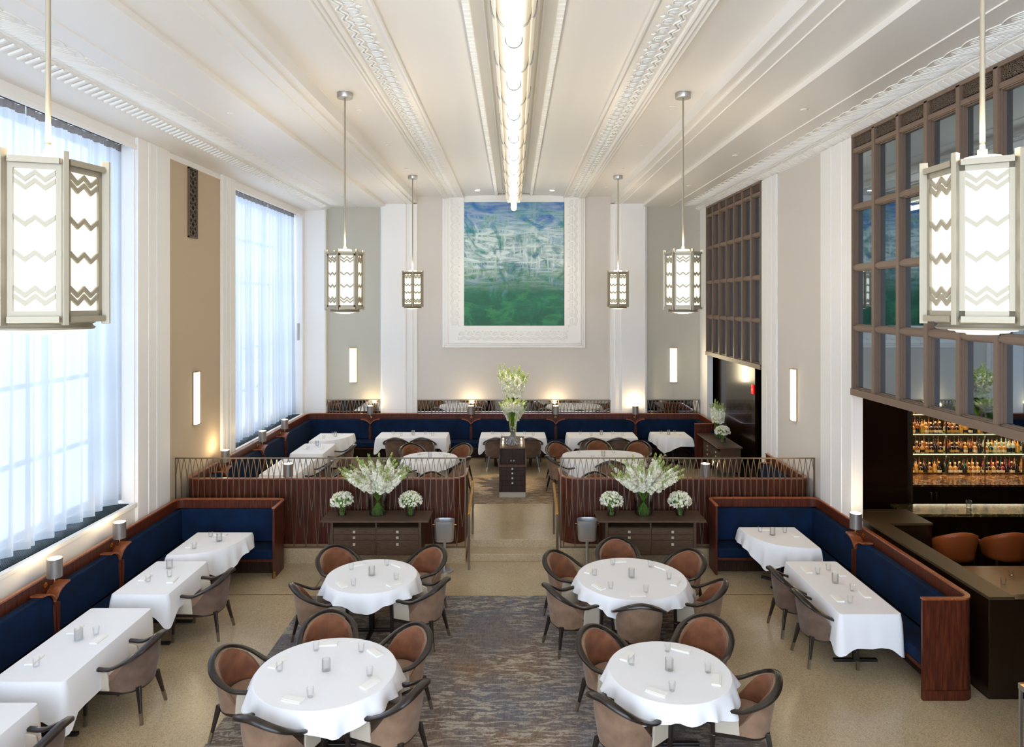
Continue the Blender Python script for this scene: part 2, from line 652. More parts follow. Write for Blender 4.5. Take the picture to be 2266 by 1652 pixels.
# ---- abstract blue green canvas
def make_canvas():
    m, N, L, B = new_mat('abstract_canvas')
    t = N.new('ShaderNodeTexCoord')
    sx = N.new('ShaderNodeSeparateXYZ')
    L.new(t.outputs['Generated'], sx.inputs[0])
    def noise(scale, sv, detail=6, rough=.6, dist=1.5, rot=(0, 0, 0)):
        mp = N.new('ShaderNodeMapping')
        mp.inputs['Scale'].default_value = sv
        mp.inputs['Rotation'].default_value = rot
        n = N.new('ShaderNodeTexNoise')
        n.inputs['Scale'].default_value = scale
        n.inputs['Detail'].default_value = detail
        n.inputs['Roughness'].default_value = rough
        n.inputs['Distortion'].default_value = dist
        L.new(t.outputs['Object'], mp.inputs[0])
        L.new(mp.outputs[0], n.inputs['Vector'])
        return n
    def math(op, a, b, v=None):
        x = N.new('ShaderNodeMath')
        x.operation = op
        for i, q in enumerate((a, b)):
            if isinstance(q, (int, float)):
                x.inputs[i].default_value = q
            elif q is not None:
                L.new(q, x.inputs[i])
        return x.outputs[0]
    n1 = noise(1.0, (1, 1, 1.5), 10, .68, 2.4)
    hgt = math('ADD', sx.outputs['Z'], math('MULTIPLY', math('SUBTRACT', n1.outputs[0], .5), 1.5))
    base = N.new('ShaderNodeValToRGB')
    e = base.color_ramp.elements
    e[0].position, e[0].color = .0, srgb(24, 92, 68)
    e[1].position, e[1].color = 1.0, srgb(44, 104, 176)
    for p, c in ((.25, srgb(26, 104, 78)), (.40, srgb(40, 116, 92)), (.50, srgb(84, 120, 150)), (.6, srgb(52, 128, 112)),
                 (.72, srgb(40, 130, 138)), (.86, srgb(58, 136, 168))):
        x = e.new(p)
        x.color = c
    L.new(hgt, base.inputs[0])
    # broad dry-brush strokes: soft masks stretched sideways and downwards, broken by a cloudy mask
    n2 = noise(1.5, (.6, 1, 3.6), 8, .62, 2.2, (0, .2, 0))
    n3 = noise(1.5, (3.4, 1, .6), 8, .62, 2.0, (0, -.15, 0))
    n5 = noise(.9, (1, 1, 1), 6, .6, 2.5)
    def ramp(src, a_, b_):
        r_ = N.new('ShaderNodeValToRGB')
        r_.color_ramp.elements[0].position = a_
        r_.color_ramp.elements[1].position = b_
        L.new(src, r_.inputs[0])
        return r_.outputs[0]
    # white is strongest in a middle band
    band = N.new('ShaderNodeValToRGB')
    e = band.color_ramp.elements
    e[0].position, e[0].color = .26, (0, 0, 0, 1)
    e[1].position, e[1].color = .98, (.30, .30, .30, 1)
    for p, k in ((.40, .45), (.52, 1.0), (.74, 1.0), (.86, .5)):
        x = e.new(p)
        x.color = (k, k, k, 1)
    L.new(sx.outputs['Z'], band.inputs[0])
    cl = ramp(n5.outputs[0], .34, .50)
    w1 = math('MULTIPLY', math('MULTIPLY', math('MAXIMUM', ramp(n2.outputs[0], .36, .60), ramp(n3.outputs[0], .42, .66)), band.outputs[0]), cl)
    w1 = math('MULTIPLY', w1, 1.0)
    mixw = N.new('ShaderNodeMixRGB')
    L.new(w1, mixw.inputs[0])
    L.new(base.outputs[0], mixw.inputs[1])
    mixw.inputs[2].default_value = srgb(214, 230, 228)
    # dark green swirls low down
    n4 = noise(.8, (1, 1, 2.6), 9, .6, 2.2, (0, -.35, 0))
    s4 = N.new('ShaderNodeValToRGB')
    s4.color_ramp.elements[0].position = .5
    s4.color_ramp.elements[1].position = .62
    L.new(n4.outputs[0], s4.inputs[0])
    lo = N.new('ShaderNodeMapRange')
    lo.inputs[1].default_value = .55
    lo.inputs[2].default_value = .2
    lo.inputs[3].default_value = 0
    lo.inputs[4].default_value = .75
    L.new(sx.outputs['Z'], lo.inputs[0])
    g = N.new('ShaderNodeMixRGB')
    L.new(math('MULTIPLY', s4.outputs[0], lo.outputs[0]), g.inputs[0])
    L.new(mixw.outputs[0], g.inputs[1])
    g.inputs[2].default_value = srgb(58, 140, 86)
    L.new(g.outputs[0], B.inputs['Base Color'])
    B.inputs['Roughness'].default_value = .55
    return m


M['canvas'] = make_canvas()
# smoked mirror glass of the interior screens
M['smoked'] = plain('smoked_mirror_glass', srgb(150, 166, 180), .02, metal=1)
M['marble'] = noisy('brown_marble', [(.25, srgb(44, 26, 16)), (.485, srgb(88, 56, 34)), (.505, srgb(170, 124, 76)), (.53, srgb(80, 50, 30)), (.8, srgb(42, 26, 18))],
                    nscale=2.4, detail=9, dist=2.2, rough=.12)
M['green_marble'] = noisy('green_marble', [(.25, srgb(40, 42, 26)), (.49, srgb(78, 76, 46)), (.505, srgb(140, 130, 80)), (.53, srgb(60, 56, 36))],
                          nscale=3, detail=8, dist=2, rough=.1)
M['orange_leather'] = plain('orange_leather', srgb(150, 76, 34), .45)
M['stone_table'] = plain('brown_table_top', srgb(120, 92, 62), .4, bump=.05)
M['red_sign'] = plain('red_sign', srgb(196, 30, 28), .4, emit=srgb(220, 30, 25), es=.8)
M['led'] = emitter('shelf_light', (1, .78, .42, 1), 9)
M['shelf_glass'] = plain('green_edge_glass', srgb(150, 176, 130), .15)
M['backlit'] = plain('smoked_bar_back', srgb(66, 54, 36), .2, metal=.5)
M['outside_frame'] = plain('window_frame_paint', srgb(150, 152, 156), .5)
# ================================================================== room shell
XL, XR, YB, YF = -5.80, 5.20, 19.5, -5.0     # left wall, right wall, back wall, wall behind the viewer
PL = .25                                       # height of the raised rear platform

# ---- floors
b = MB()
b.box(-6.3, 5.32, YF, 11.93, -.2, 0)
b.box(-.82, .78, 11.93, 12.42, -.2, 0)
b.box(5.32, 9.0, YF, 7.85, -.2, 0)
struct(b.build('floor', M['terrazzo']))
b = MB()
b.box(-6.3, -.82, 11.93, YB + .1, -.2, PL)
b.box(.78, 5.32, 11.93, YB + .1, -.2, PL)
b.box(-.82, .78, 12.39, YB + .1, -.2, PL)
b.box(5.32, 7.2, 13.6, YB + .1, -.2, PL)
struct(b.build('floor_platform', M['terrazzo'], bevel=.006))
b = MB().box(-.80, .76, 12.04, 12.389, 0, .118)
struct(b.build('trim_20', M['terrazzo'], bevel=.006))
# dark joints in the terrazzo
b = MB()
b.box(-6.2, -3.12, 10.655, 10.665, 0, .0015)
b.box(2.57, 5.2, 10.655, 10.665, 0, .0015)
b.box(-3.1, -3.09, 10.9, 11.9, 0, .0001)
struct(b.build('trim_21', M['hole']))

# ---- ceiling: one profile drawn along the room
half = [(0, 7.50), (.215, 7.50), (.215, 7.47), (.235, 7.47), (.235, 7.485), (.30, 7.485), (.30, 7.455), (.32, 7.455), (.32, 7.47), (.44, 7.46),
        (.44, 7.43), (.52, 7.42), (.52, 7.44), (1.375, 7.385), (1.375, 7.335), (1.40, 7.335), (1.43, 7.35), (1.78, 7.35), (1.80, 7.34),
        (1.815, 7.318), (1.84, 7.312), (1.86, 7.33), (1.875, 7.316), (1.895, 7.31), (1.915, 7.328), (1.93, 7.318), (1.95, 7.314), (1.975, 7.33), (1.98, 7.385),
        (2.68, 7.385), (2.68, 7.20), (2.80, 7.20), (2.80, 7.165), (2.965, 7.165), (2.975, 7.152), (2.99, 7.165), (3.565, 7.165), (3.565, 7.09),
        (4.305, 7.09), (4.312, 7.078), (4.328, 7.078), (4.335, 7.09), (4.98, 7.09), (5.04, 7.085), (5.05, 7.075)]
prof = [(-5.95, 6.97), (-5.75, 6.97), (-5.25, 7.0), (-5.22, 7.015), (-5.05, 7.075)] + [(-x, z) for x, z in reversed(half[:-1])] + half[1:] + \
       [(5.05, 7.075), (5.21, 7.01), (5.35, 7.0)]
prof = [p for p in prof] + [(5.35, 7.8), (-5.95, 7.8)]
b = MB().prism([(x, z) for x, z in prof], YF, YB + .1, 'y')
# front and back caps are concave polygons, fine for flat ends
struct(b.build('ceiling', M['ceiling'], smooth=25))

# ---- dentils by the walls and round the middle coffer
b = MB()
y = 5.0
while y < YB - .55:
    b.add([(-5.215, y, 7.008), (-5.215, y + .022, 7.008), (-5.06, y + .03, 7.064), (-5.06, y, 7.064),
           (-5.21, y, 6.985), (-5.21, y + .03, 6.985), (-5.05, y + .03, 7.042), (-5.05, y, 7.042)],
          [(0, 1, 2, 3), (7, 6, 5, 4), (0, 4, 5, 1), (1, 5, 6, 2), (2, 6, 7, 3), (3, 7, 4, 0)])
    y += .13
struct(b.build('trim_1', M['relief']))
b = MB()
y = 5.0
while y < YB - .05:
    b.add([(5.20, y, 7.01), (5.20, y + .095, 7.01), (5.06, y + .095, 7.068), (5.06, y, 7.068),
           (5.185, y, 6.985), (5.185, y + .095, 6.985), (5.04, y + .095, 7.045), (5.04, y, 7.045)],
          [(0, 1, 2, 3), (7, 6, 5, 4), (0, 4, 5, 1), (1, 5, 6, 2), (2, 6, 7, 3), (3, 7, 4, 0)])
    y += .13
struct(b.build('trim_2', M['relief']))
for k, s in enumerate((-1, 1)):
    b = MB()
    y = 5.0
    while y < YB - .05:
        b.box(min(s * .445, s * .515), max(s * .445, s * .515), y, y + .075, 7.40, 7.432)
        y += .115
    struct(b.build('trim_%d' % (3 + k), M['relief']))

# ---- feather relief along both outer bands
def feather_mesh(s):
    b = MB()
    y = 5.2
    while y < YB - .6:
        # a fan of long slanted strokes under a scalloped edge
        for q in range(7):
            x1 = 4.60 + .035 * abs(q - 3)
            y0 = y + q * .042
            pts = []
            for i in range(8):
                t = i / 7
                pts.append((s * (4.985 + (x1 - 4.985) * t), y0 + .26 * t ** 1.5, 7.089))
            b.tube(pts, [.003, .006, .008, .009, .009, .008, .007, .004], 5)
        b.tube([(s * (4.635 - .035 * math.sin(PI * i / 8)), y + .25 + .30 * i / 8, 7.088) for i in range(9)], .008, 5)
        y += .30
    # wavy line on the wall side and bead line
    for off, am in ((5.0, .018), (5.02, .014)):
        pts = [(s * (off + am * math.sin(i * .42)), 5.2 + i * .045, 7.086) for i in range(int((YB - 5.9) / .045))]
        b.tube(pts, .008, 5)
    return b


struct(feather_mesh(-1).build('trim_5', M['relief'], smooth=True))
struct(feather_mesh(1).build('trim_6', M['relief'], smooth=True))


# ---- the ornamental band that frames the middle of the ceiling and runs down round the painting
def orn_unit(b, P, n):
    """n repeats along +u; P(u, v, h): v from inner (0) to outer (.34), h depth"""
    for k in range(n):
        u = k * .235
        # arch
        arc = [P(u + .02 + .085 * (1 - math.cos(PI * i / 8)), .205 - .10 * math.sin(PI * i / 8) ** .8, .004) for i in range(9)]
        b.tube(arc, .007, 5)
        for du in (.05, .085, .12, .155):
            b.tube([P(u + du, .12, .003), P(u + du, .22, .003)], .0065, 5)
        # bud above the joint
        b.tube([P(u + .215, .115, .003), P(u + .215, .055, .004)], [.012, .005], 6)
        b.tube([P(u + .195, .105, .003), P(u + .188, .075, .004)], [.008, .004], 5)
        b.tube([P(u + .235, .105, .003), P(u + .242, .075, .004)], [.008, .004], 5)
    for v0, am in ((.262, .026), (.305, .026)):
        pts = [P(k * .0235, v0 + am * math.sin(2 * PI * k / 10), .004) for k in range(n * 10)]
        b.tube(pts, .012, 6)


for k, s in enumerate((-1, 1)):
    b = MB()
    orn_unit(b, lambda u, v, h: (s * (1.43 + v), 5.0 + u, 7.348 - h * 1.8), 61)
    struct(b.build('trim_%d' % (7 + k), M['relief'], smooth=True))

# ---- back wall
b = MB().box(-6.3, 5.36, YB, YB + .12, 0, 7.8)
struct(b.build('wall_back', M['panel_wall']))
b = MB().box(-2.72, 2.72, YB - .03, YB, PL, 7.45)
struct(b.build('wall_back_centre', M['centre_wall']))
for k, s in enumerate((-1, 1)):
    b = MB()
    for x0, x1, d in ((2.68, 2.82, .07), (2.80, 2.98, .11), (2.98, 3.64, .15), (3.64, 3.70, .05)):
        b.box(min(s * x0, s * x1), max(s * x0, s * x1), YB - d, YB, PL, 7.17 if x1 > 2.8 else 7.21)
    struct(b.build('trim_%d' % (9 + k), M['plaster'], bevel=.008))
# frame round the painting (U shape with moulded outer edge)
b = MB()
yz = YB - .03
def u_strip(b, x0, x1, z0, z1, d0, d1):
    """U from ceiling down: ring between half-widths x0..x1 and bottoms z0..z1"""
    b.box(-x1, -x0, yz - d1, yz - d0, z1, 7.4)
    b.box(x0, x1, yz - d1, yz - d0, z1, 7.4)
    b.box(-x0, x0, yz - d1, yz - d0, z1, z0)
u_strip(b, 1.38, 1.82, 3.79, 3.35, 0, .045)
b.box(-1.38, 1.38, yz - .012, yz, 3.79, 7.42)
struct(b.build('trim_11', M['relief'], bevel=.004))
for k, (a, c, d) in enumerate(((1.82, 1.875, .075), (1.875, 1.925, .06), (1.925, 1.985, .045))):
    b = MB()
    u_strip(b, a, c, 3.79 - (a - 1.38), 3.79 - (c - 1.38), 0, d)
    struct(b.build('trim_%d' % (12 + k), M['relief'], bevel=.016, seg=3))
b = MB()
for s in (-1, 1):
    orn_unit(b, lambda u, v, h: (s * (1.43 + v), yz - .043 - h * 1.8, 7.30 - u), 15)
orn_unit(b, lambda u, v, h: (-1.55 + u, yz - .043 - h * 1.8, 3.74 - v), 13)
struct(b.build('trim_15', M['relief'], smooth=True))

# ---- left wall with two tall windows (recessed)
WZ0, WZ1 = 1.37, 6.80
wins_l = [(14.5, 19.22), (6.3, 10.7), (-1.9, 2.5)]
b = MB()
edges = sorted([YF, YB] + [q for w_ in wins_l for q in w_])
for i in range(0, len(edges), 2):
    b.box(-6.5, XL, edges[i], edges[i + 1] + (.1 if edges[i + 1] == YB else 0), 0, 7.8)
for y0, y1 in wins_l:
    b.box(-6.5, XL, y0, y1, 0, WZ0 - .03)
    b.box(-6.5, XL, y0, y1, WZ1 + .06, 7.8)
struct(b.build('wall_left', M['plaster']))
b = MB()
b.box(XL - .02, XL + .012, 11.75, 13.8, 0, 6.86)
b.box(XL - .02, XL + .012, 3.55, 5.3, 0, 6.86)
struct(b.build('wall_left_panel', M['beige_wall']))
b = MB()
for y0, y1 in ((10.72, 11.72), (13.83, 14.48), (5.32, 6.28)):
    b.box(XL, XL + .05, y0, y1, 0, 6.97)
    b.box(XL + .05, XL + .06, y0 + .30 * (y1 - y0), y0 + .34 * (y1 - y0), 0, 6.97)
    b.box(XL + .05, XL + .06, y0 + .55 * (y1 - y0), y0 + .59 * (y1 - y0), 0, 6.97)
b.box(XL, -5.22, 19.37, YB, 0, 7.06)
b.box(-5.225, -5.205, 19.40, YB, 0, 7.06)
for y0, y1 in ((14.48, 19.22), (6.28, 10.72)):
    b.box(XL, XL + .04, y0, y1, WZ1 - .02, WZ1 + .05)
b.box(XL, XL + .03, 11.72, 13.83, 6.86, 6.90)
struct(b.build('trim_16', M['plaster'], bevel=.006))
for k, (y0, y1) in enumerate(wins_l[:2]):
    b = MB().box(-6.38, XL + .045, y0 - .01, y1 + .01, WZ0 - .045, WZ0)
    b.box(XL - .03, XL + .045, y0, y1, WZ0, WZ0 + .02)
    o = struct(b.build('trim_%d' % (17 + k), M['sill'], bevel=.006))
    g = MB()
    x = -6.33
    while x < -5.86:
        g.box(x, x + .006, y0 + .03, y1 - .03, WZ0 + .004, WZ0 + .012)
        x += .028
    yy = y0 + .03
    while yy < y1 - .03:
        g.box(-6.33, -5.86, yy, yy + .006, WZ0 + .004, WZ0 + .012)
        yy += .03
    gr = g.build('radiator_grille', M['grille'])
    tag(gr, ['dark metal radiator grille along the sill of the far left window',
             'dark metal radiator grille along the sill of the near left window'][k], 'grille', 'radiator grilles on the window sills')
    bb = MB().box(-6.34, -5.85, y0 + .02, y1 - .02, WZ0, WZ0 + .003)
    struct(bb.build('trim_%d' % (30 + k), M['hole']))

# windows of the left wall: metal frame, mullions, panes
for k, (y0, y1) in enumerate(wins_l):
    f = MB()
    X0, X1 = -6.46, -6.40
    f.box(X0, X1, y0, y0 + .08, WZ0, WZ1 + .06)
    f.box(X0, X1, y1 - .08, y1, WZ0, WZ1 + .06)
    f.box(X0, X1, y0, y1, WZ0, WZ0 + .08)
    f.box(X0, X1, y0, y1, WZ1 - .02, WZ1 + .06)
    for q in (1, 2, 3):
        c = y0 + (y1 - y0) * q / 4
        f.box(X0, X1, c - .035, c + .035, WZ0, WZ1)
    for z in (2.35, 3.35, 4.9, 5.9):
        f.box(X0, X1, y0, y1, z - .03, z + .03)
    wo = struct(f.build('window_%d' % (k + 1), M['outside_frame']))
    p = MB().box(-6.436, -6.430, y0 + .05, y1 - .05, WZ0 + .05, WZ1)
    p.build('pane', M['glass'], wo)

# ---- right wall: piers, beige panel; big interior screens between
b = MB()
b.box(XR, XR + .13, 10.7, 14.58, 0, 7.2)
b.box(XR, XR + .13, 18.76, YB + .1, PL, 7.2)
b.box(XR, XR + .13, 2.2, 6.2, 0, 7.2)
b.box(XR, XR + .13, YF, 6.2, 0, 7.2)
b.box(XR + .02, XR + .13, 6.2, 18.8, 6.97, 7.8)
struct(b.build('wall_right', M['plaster']))
b = MB().box(XR - .012, XR + .01, 11.8, 13.76, 0, 6.97)
struct(b.build('wall_right_panel', M['centre_wall']))
b = MB()
for y0, y1 in ((10.7, 11.78), (13.78, 14.58)):
    b.box(XR - .045, XR, y0, y1, 0, 6.97)
    b.box(XR - .056, XR - .045, y0 + .28 * (y1 - y0), y0 + .33 * (y1 - y0), 0, 6.97)
    b.box(XR - .056, XR - .045, y0 + .62 * (y1 - y0), y0 + .67 * (y1 - y0), 0, 6.97)
b.box(XR - .02, XR, 18.76, YB, 0, 6.99)
struct(b.build('trim_19', M['plaster'], bevel=.006))

# rear wall behind the viewer, its tall openings added to let in frontal daylight
b = MB()
b.box(-6.5, 5.4, YF - .12, YF, 0, .9)
b.box(-6.5, 5.4, YF - .12, YF, 7.0, 7.8)
for x in (-6.3, -2.2, 1.6, 5.2):
    b.box(x - .2, x + .2, YF - .12, YF, .9, 7.0)
struct(b.build('wall_rear', M['plaster']))


def screen_window(idx, ya, yb, ncol, label):
    """brown painted interior screen of smoked mirror panes with lattice vents on top; ya is the near end"""
    zb, zt = 3.10, 6.96
    rows = [3.15, 4.06, 4.97, 5.88, 6.74]
    f = MB()
    x0, x1 = XR - .06, XR + .09
    pitch = (yb - ya) / ncol
    f.box(x0 - .015, x1, ya, yb, zb - .06, zb + .04)          # bottom sill
    f.box(x0, x1, ya, yb, zt - .02, zt + .03)
    for i in range(ncol + 1):
        y = ya + i * pitch
        f.box(x0, x1, max(ya, y - .034), min(yb, y + .034), zb, zt)
    for z in rows[1:]:
        f.box(x0 + .012, x1, ya, yb, z - .03, z + .03)
    # inner beads
    for i in range(ncol):
        y0, y1 = ya + i * pitch + .034, ya + (i + 1) * pitch - .034
        for j in range(4):
            z0, z1 = rows[j] + .03, rows[j + 1] - .03
            if j == 0:
                z0 = zb + .04
            for xx, t in ((XR - .035, .014), (XR - .01, .026)):
                f.box(xx, xx + .04, y0, y0 + t, z0, z1)
                f.box(xx, xx + .04, y1 - t, y1, z0, z1)
                f.box(xx, xx + .04, y0, y1, z0, z0 + t)
                f.box(xx, xx + .04, y0, y1, z1 - t, z1)
    w_ = struct(f.build('window_%d' % idx, M['frame_wood']))
    p = MB().box(XR + .022, XR + .03, ya + .02, yb - .02, zb, 6.74)
    p.build('pane', M['smoked'], w_)
    l = MB()
    for i in range(ncol):
        y0, y1 = ya + i * pitch + .05, ya + (i + 1) * pitch - .05
        z0, z1 = 6.79, 6.94
        xx0, xx1 = XR - .03, XR - .01
        n = 6
        c = (y1 - y0) / n
        h = (z1 - z0) / 2
        for a in range(n):
            for r_ in range(2):
                ca, cz = y0 + c * (a + .5), z0 + h * (r_ + .5)
                for q in range(4):
                    t = q * PI / 4
                    dy, dz = math.cos(t) * c * .5, math.sin(t) * h * .5
                    l.beam(((xx0 + xx1) / 2, ca - dy, cz - dz), ((xx0 + xx1) / 2, ca + dy, cz + dz), .009, .016, (1, 0, 0))
            l.box(xx0, xx1, y0 + c * a - .003, y0 + c * a + .003, z0, z1)
        l.box(xx0, xx1, y0, y1, (z0 + z1) / 2 - .003, (z0 + z1) / 2 + .003)
    l.build('lattice_vent', M['lattice'], w_)
    d = MB().box(XR + .02, XR + .03, ya, yb, 6.76, 6.95)
    d.build('vent_backing', M['hole'], w_)
    return w_


screen_window(4, 6.20, 10.67, 7, '')
screen_window(5, 14.60, 18.75, 7, '')

# dark panelled passage behind the far right screen
b = MB()
b.box(5.44, 5.50, 15.8, YB, PL, 3.3)
struct(b.build('wall_passage', M['bar_wood']))
b = MB()
b.box(5.33, 7.2, 14.55, 14.6, PL, 3.4)
b.box(7.0, 7.1, 14.5, YB, PL, 3.4)
b.box(5.33, 7.2, 14.5, YB + .1, 3.3, 3.4)
b.box(5.33, 7.2, YB, YB + .1, PL, 3.4)
b.box(XR + .13, 5.46, 14.58, 14.66, PL, 3.3)
struct(b.build('wall_passage_end', M['bar_dark']))

# painting
b = MB().box(-1.38, 1.40, YB - .075, YB - .045, 3.80, 7.22)
tag(b.build('painting', M['canvas']), 'large abstract blue and green painting in the white moulded frame on the end wall', 'painting')

# air grille on the left wall
t = thing('air_grille', 'tall narrow bronze lattice air grille high on the left beige wall', 'grille', (XL + .012, 12.6, 5.6))
fr = MB()
fr.box(0, .03, -.175, -.15, 0, 1.25)
fr.box(0, .03, .15, .175, 0, 1.25)
fr.box(0, .03, -.175, .175, 0, .025)
fr.box(0, .03, -.175, .175, 1.225, 1.25)
fr.build('frame', M['lattice'], t)
la = MB()
for i in range(8):
    z0 = .02 + i * .15
    for s in (-1, 1):
        la.beam((.015, 0, z0), (.015, s * .15, z0 + .15), .015, .012, (1, 0, 0))
        la.beam((.015, s * .15, z0), (.015, 0, z0 + .15), .015, .012, (1, 0, 0))
        la.beam((.015, s * .075, z0), (.015, s * .075, z0 + .15), .015, .01, (1, 0, 0))
        la.beam((.015, s * .15, z0 + .075), (.015, 0, z0 + .01), .015, .01, (1, 0, 0))
la.build('lattice', M['lattice'], t)
MB().box(.001, .005, -.16, .16, .01, 1.24).build('backing', M['hole'], t)

# sprinkler-like ceiling discs
def disc_maker():
    o = MB().lathe([(0, 0), (.045, 0), (.05, -.012), (.045, -.016), (0, -.016)], 20).build('ceiling_disc', M['ceiling'], smooth=30)
    tag(o, '', 'ceiling disc')
    return o
K = Kind(disc_maker)
for nm, xx, z, ys in (('left of the painted ceiling panel', -2.36, 7.385, (10.7, 13.1, 15.4, 17.9)),
                      ('right of the middle panel', 2.38, 7.385, (10.5, 13.1, 15.4, 17.9)),
                      ('over the window side', -3.97, 7.09, (9.8, 12.8, 15.9)), ('over the bar side', 3.98, 7.09, (9.6, 12.6, 15.9))):
    words_ = ['nearest', 'second nearest', 'third nearest', 'farthest'] if len(ys) == 4 else ['nearest', 'middle', 'farthest']
    side = {'left of the painted ceiling panel': 'left inner strip of ceiling by the pendants', 'right of the middle panel': 'right inner strip of ceiling by the pendants',
            'over the window side': 'outer left ceiling strip on the window side', 'over the bar side': 'outer right ceiling strip on the bar side'}[nm]
    for y, wd in zip(ys, words_):
        K.put((xx, y, z - .0005), 0, 'small round white disc, %s on the %s' % (wd, side), 'round discs in the ceiling')
def down_maker():
    t = thing('downlight', '', 'ceiling light')
    MB().lathe([(.06, -.002), (.075, -.002), (.075, -.014), (.06, -.014), (.06, -.002)], 24).build('trim_ring', M['ceiling'], t, smooth=30)
    MB().lathe([(0, -.006), (.06, -.006)], 24).build('lens', emitter('downlight_lens', (1, .93, .8, 1), 12), t)
    light('SPOT', 'beam', (0, 0, -.03), 60, (1, .88, .7), .05, parent=t, spot=1.2)
    return t
K = Kind(down_maker)
K.put((-.97, 18.55, 7.41), 0, 'lit recessed downlight above the painting, left of the tube light', 'downlights above the painting')
K.put((1.02, 18.55, 7.41), 0, 'lit recessed downlight above the painting, right of the tube light', 'downlights above the painting')
# ================================================================== curtains
def curtain(name, y0, y1, label, seed, z0=1.43, z1=6.845, xc=-6.0):
    rnd = random.Random(seed)
    t = thing(name, label, 'curtain', (xc, y0, 0), 0, 'sheer curtains at the tall windows')
    L_ = y1 - y0
    n = int(L_ / .022)
    ph = [0]
    fr = [rnd.uniform(.8, 1.25) for _ in range(12)]
    for i in range(1, n + 1):
        ph.append(ph[-1] + 2 * PI * (L_ / n) / (.27 * fr[int(i / n * 11)]))
    off = [rnd.uniform(-.02, .02) for _ in range(12)]
    def P(i, z):
        k = (z1 - z) / (z1 - z0)
        amp = .020 + .050 * k ** .6
        y = i / n * L_
        a = math.sin(ph[i]) * amp + math.sin(ph[i] * .37 + seed) * .03 * k + math.sin(ph[i] * 3) * .022 * (1 - k) ** 4
        return (a, y + .015 * math.cos(ph[i]) * k, z)
    zs = [z0, z0 + .09, z0 + .091] + [z0 + .09 + (z1 - .1 - z0 - .09) * q / 9 for q in range(1, 10)]
    zs2 = [z0 + .09 + (z1 - .10 - z0 - .09) * q / 9 for q in range(10)]
    MB().grid(lambda i, j: P(i, zs2[j]), n + 1, 10).build('panel', M['sheer'], t, smooth=True)
    MB().grid(lambda i, j: P(i, [z0, z0 + .09][j]), n + 1, 2).build('hem', M['sheer_hem'], t, smooth=True)
    MB().grid(lambda i, j: P(i, [z1 - .10, z1][j]), n + 1, 2).build('heading', M['sheer_head'], t, smooth=True)
    return t


curtain('curtain', 14.52, 17.08, 'white sheer curtain on the far left window, the half nearer the viewer', 3)
curtain('curtain', 17.10, 19.18, 'white sheer curtain on the far left window, the half next to the end wall', 4)
curtain('curtain', 8.62, 10.72, 'white sheer curtain on the near left window, the far half beside the beige wall', 5)
curtain('curtain', 6.32, 8.60, 'white sheer curtain on the near left window, behind the big left lantern', 6)
for k, (y0, y1) in enumerate(wins_l[:2]):
    tr = MB().box(-6.0, -5.96, y0 + .01, y1 - .01, 6.845, 6.86).build('curtain_track', M['steel'])
    tag(tr, ['dark curtain track across the top of the far left window', 'dark curtain track across the top of the near left window'][k], 'curtain track', 'curtain tracks')
sp = MB().box(-5.84, -5.80, 18.85, 18.98, 3.42, 3.88).build('wall_speaker', M['silver'], bevel=.01)
tag(sp, 'slim grey box on the far end of the far window, before the curtain', 'speaker')


# ================================================================== armchair
def u_path(rx, ry, yf, n=28, yc=0.0):
    """plan of the horseshoe: from front right, round the back, to front left"""
    pts = []
    k = 5
    for i in range(k):
        pts.append((rx, yf + (yc - yf) * i / k))
    for i in range(n + 1):
        a = PI * i / n
        e = .82
        c, s_ = math.cos(a), math.sin(a)
        pts.append((rx * math.copysign(abs(c) ** e, c), yc - ry * abs(s_) ** e))
    for i in range(1, k + 1):
        pts.append((-rx, yc + (yf - yc) * i / k))
    return pts


def sstep(t):
    t = max(0, min(1, t))
    return t * t * (3 - 2 * t)


def arc_from_back(pts):
    """distance along the horseshoe from the middle of the back"""
    acc = [0]
    for i in range(1, len(pts)):
        acc.append(acc[-1] + math.dist(pts[i], pts[i - 1]))
    return [abs(a - acc[-1] / 2) for a in acc]


def rail_z(s_):
    return .622 + .215 * (.5 + .5 * math.cos(PI * min(1, s_ / .50))) ** .85 - .012 * math.exp(-((s_ - .52) / .09) ** 2)


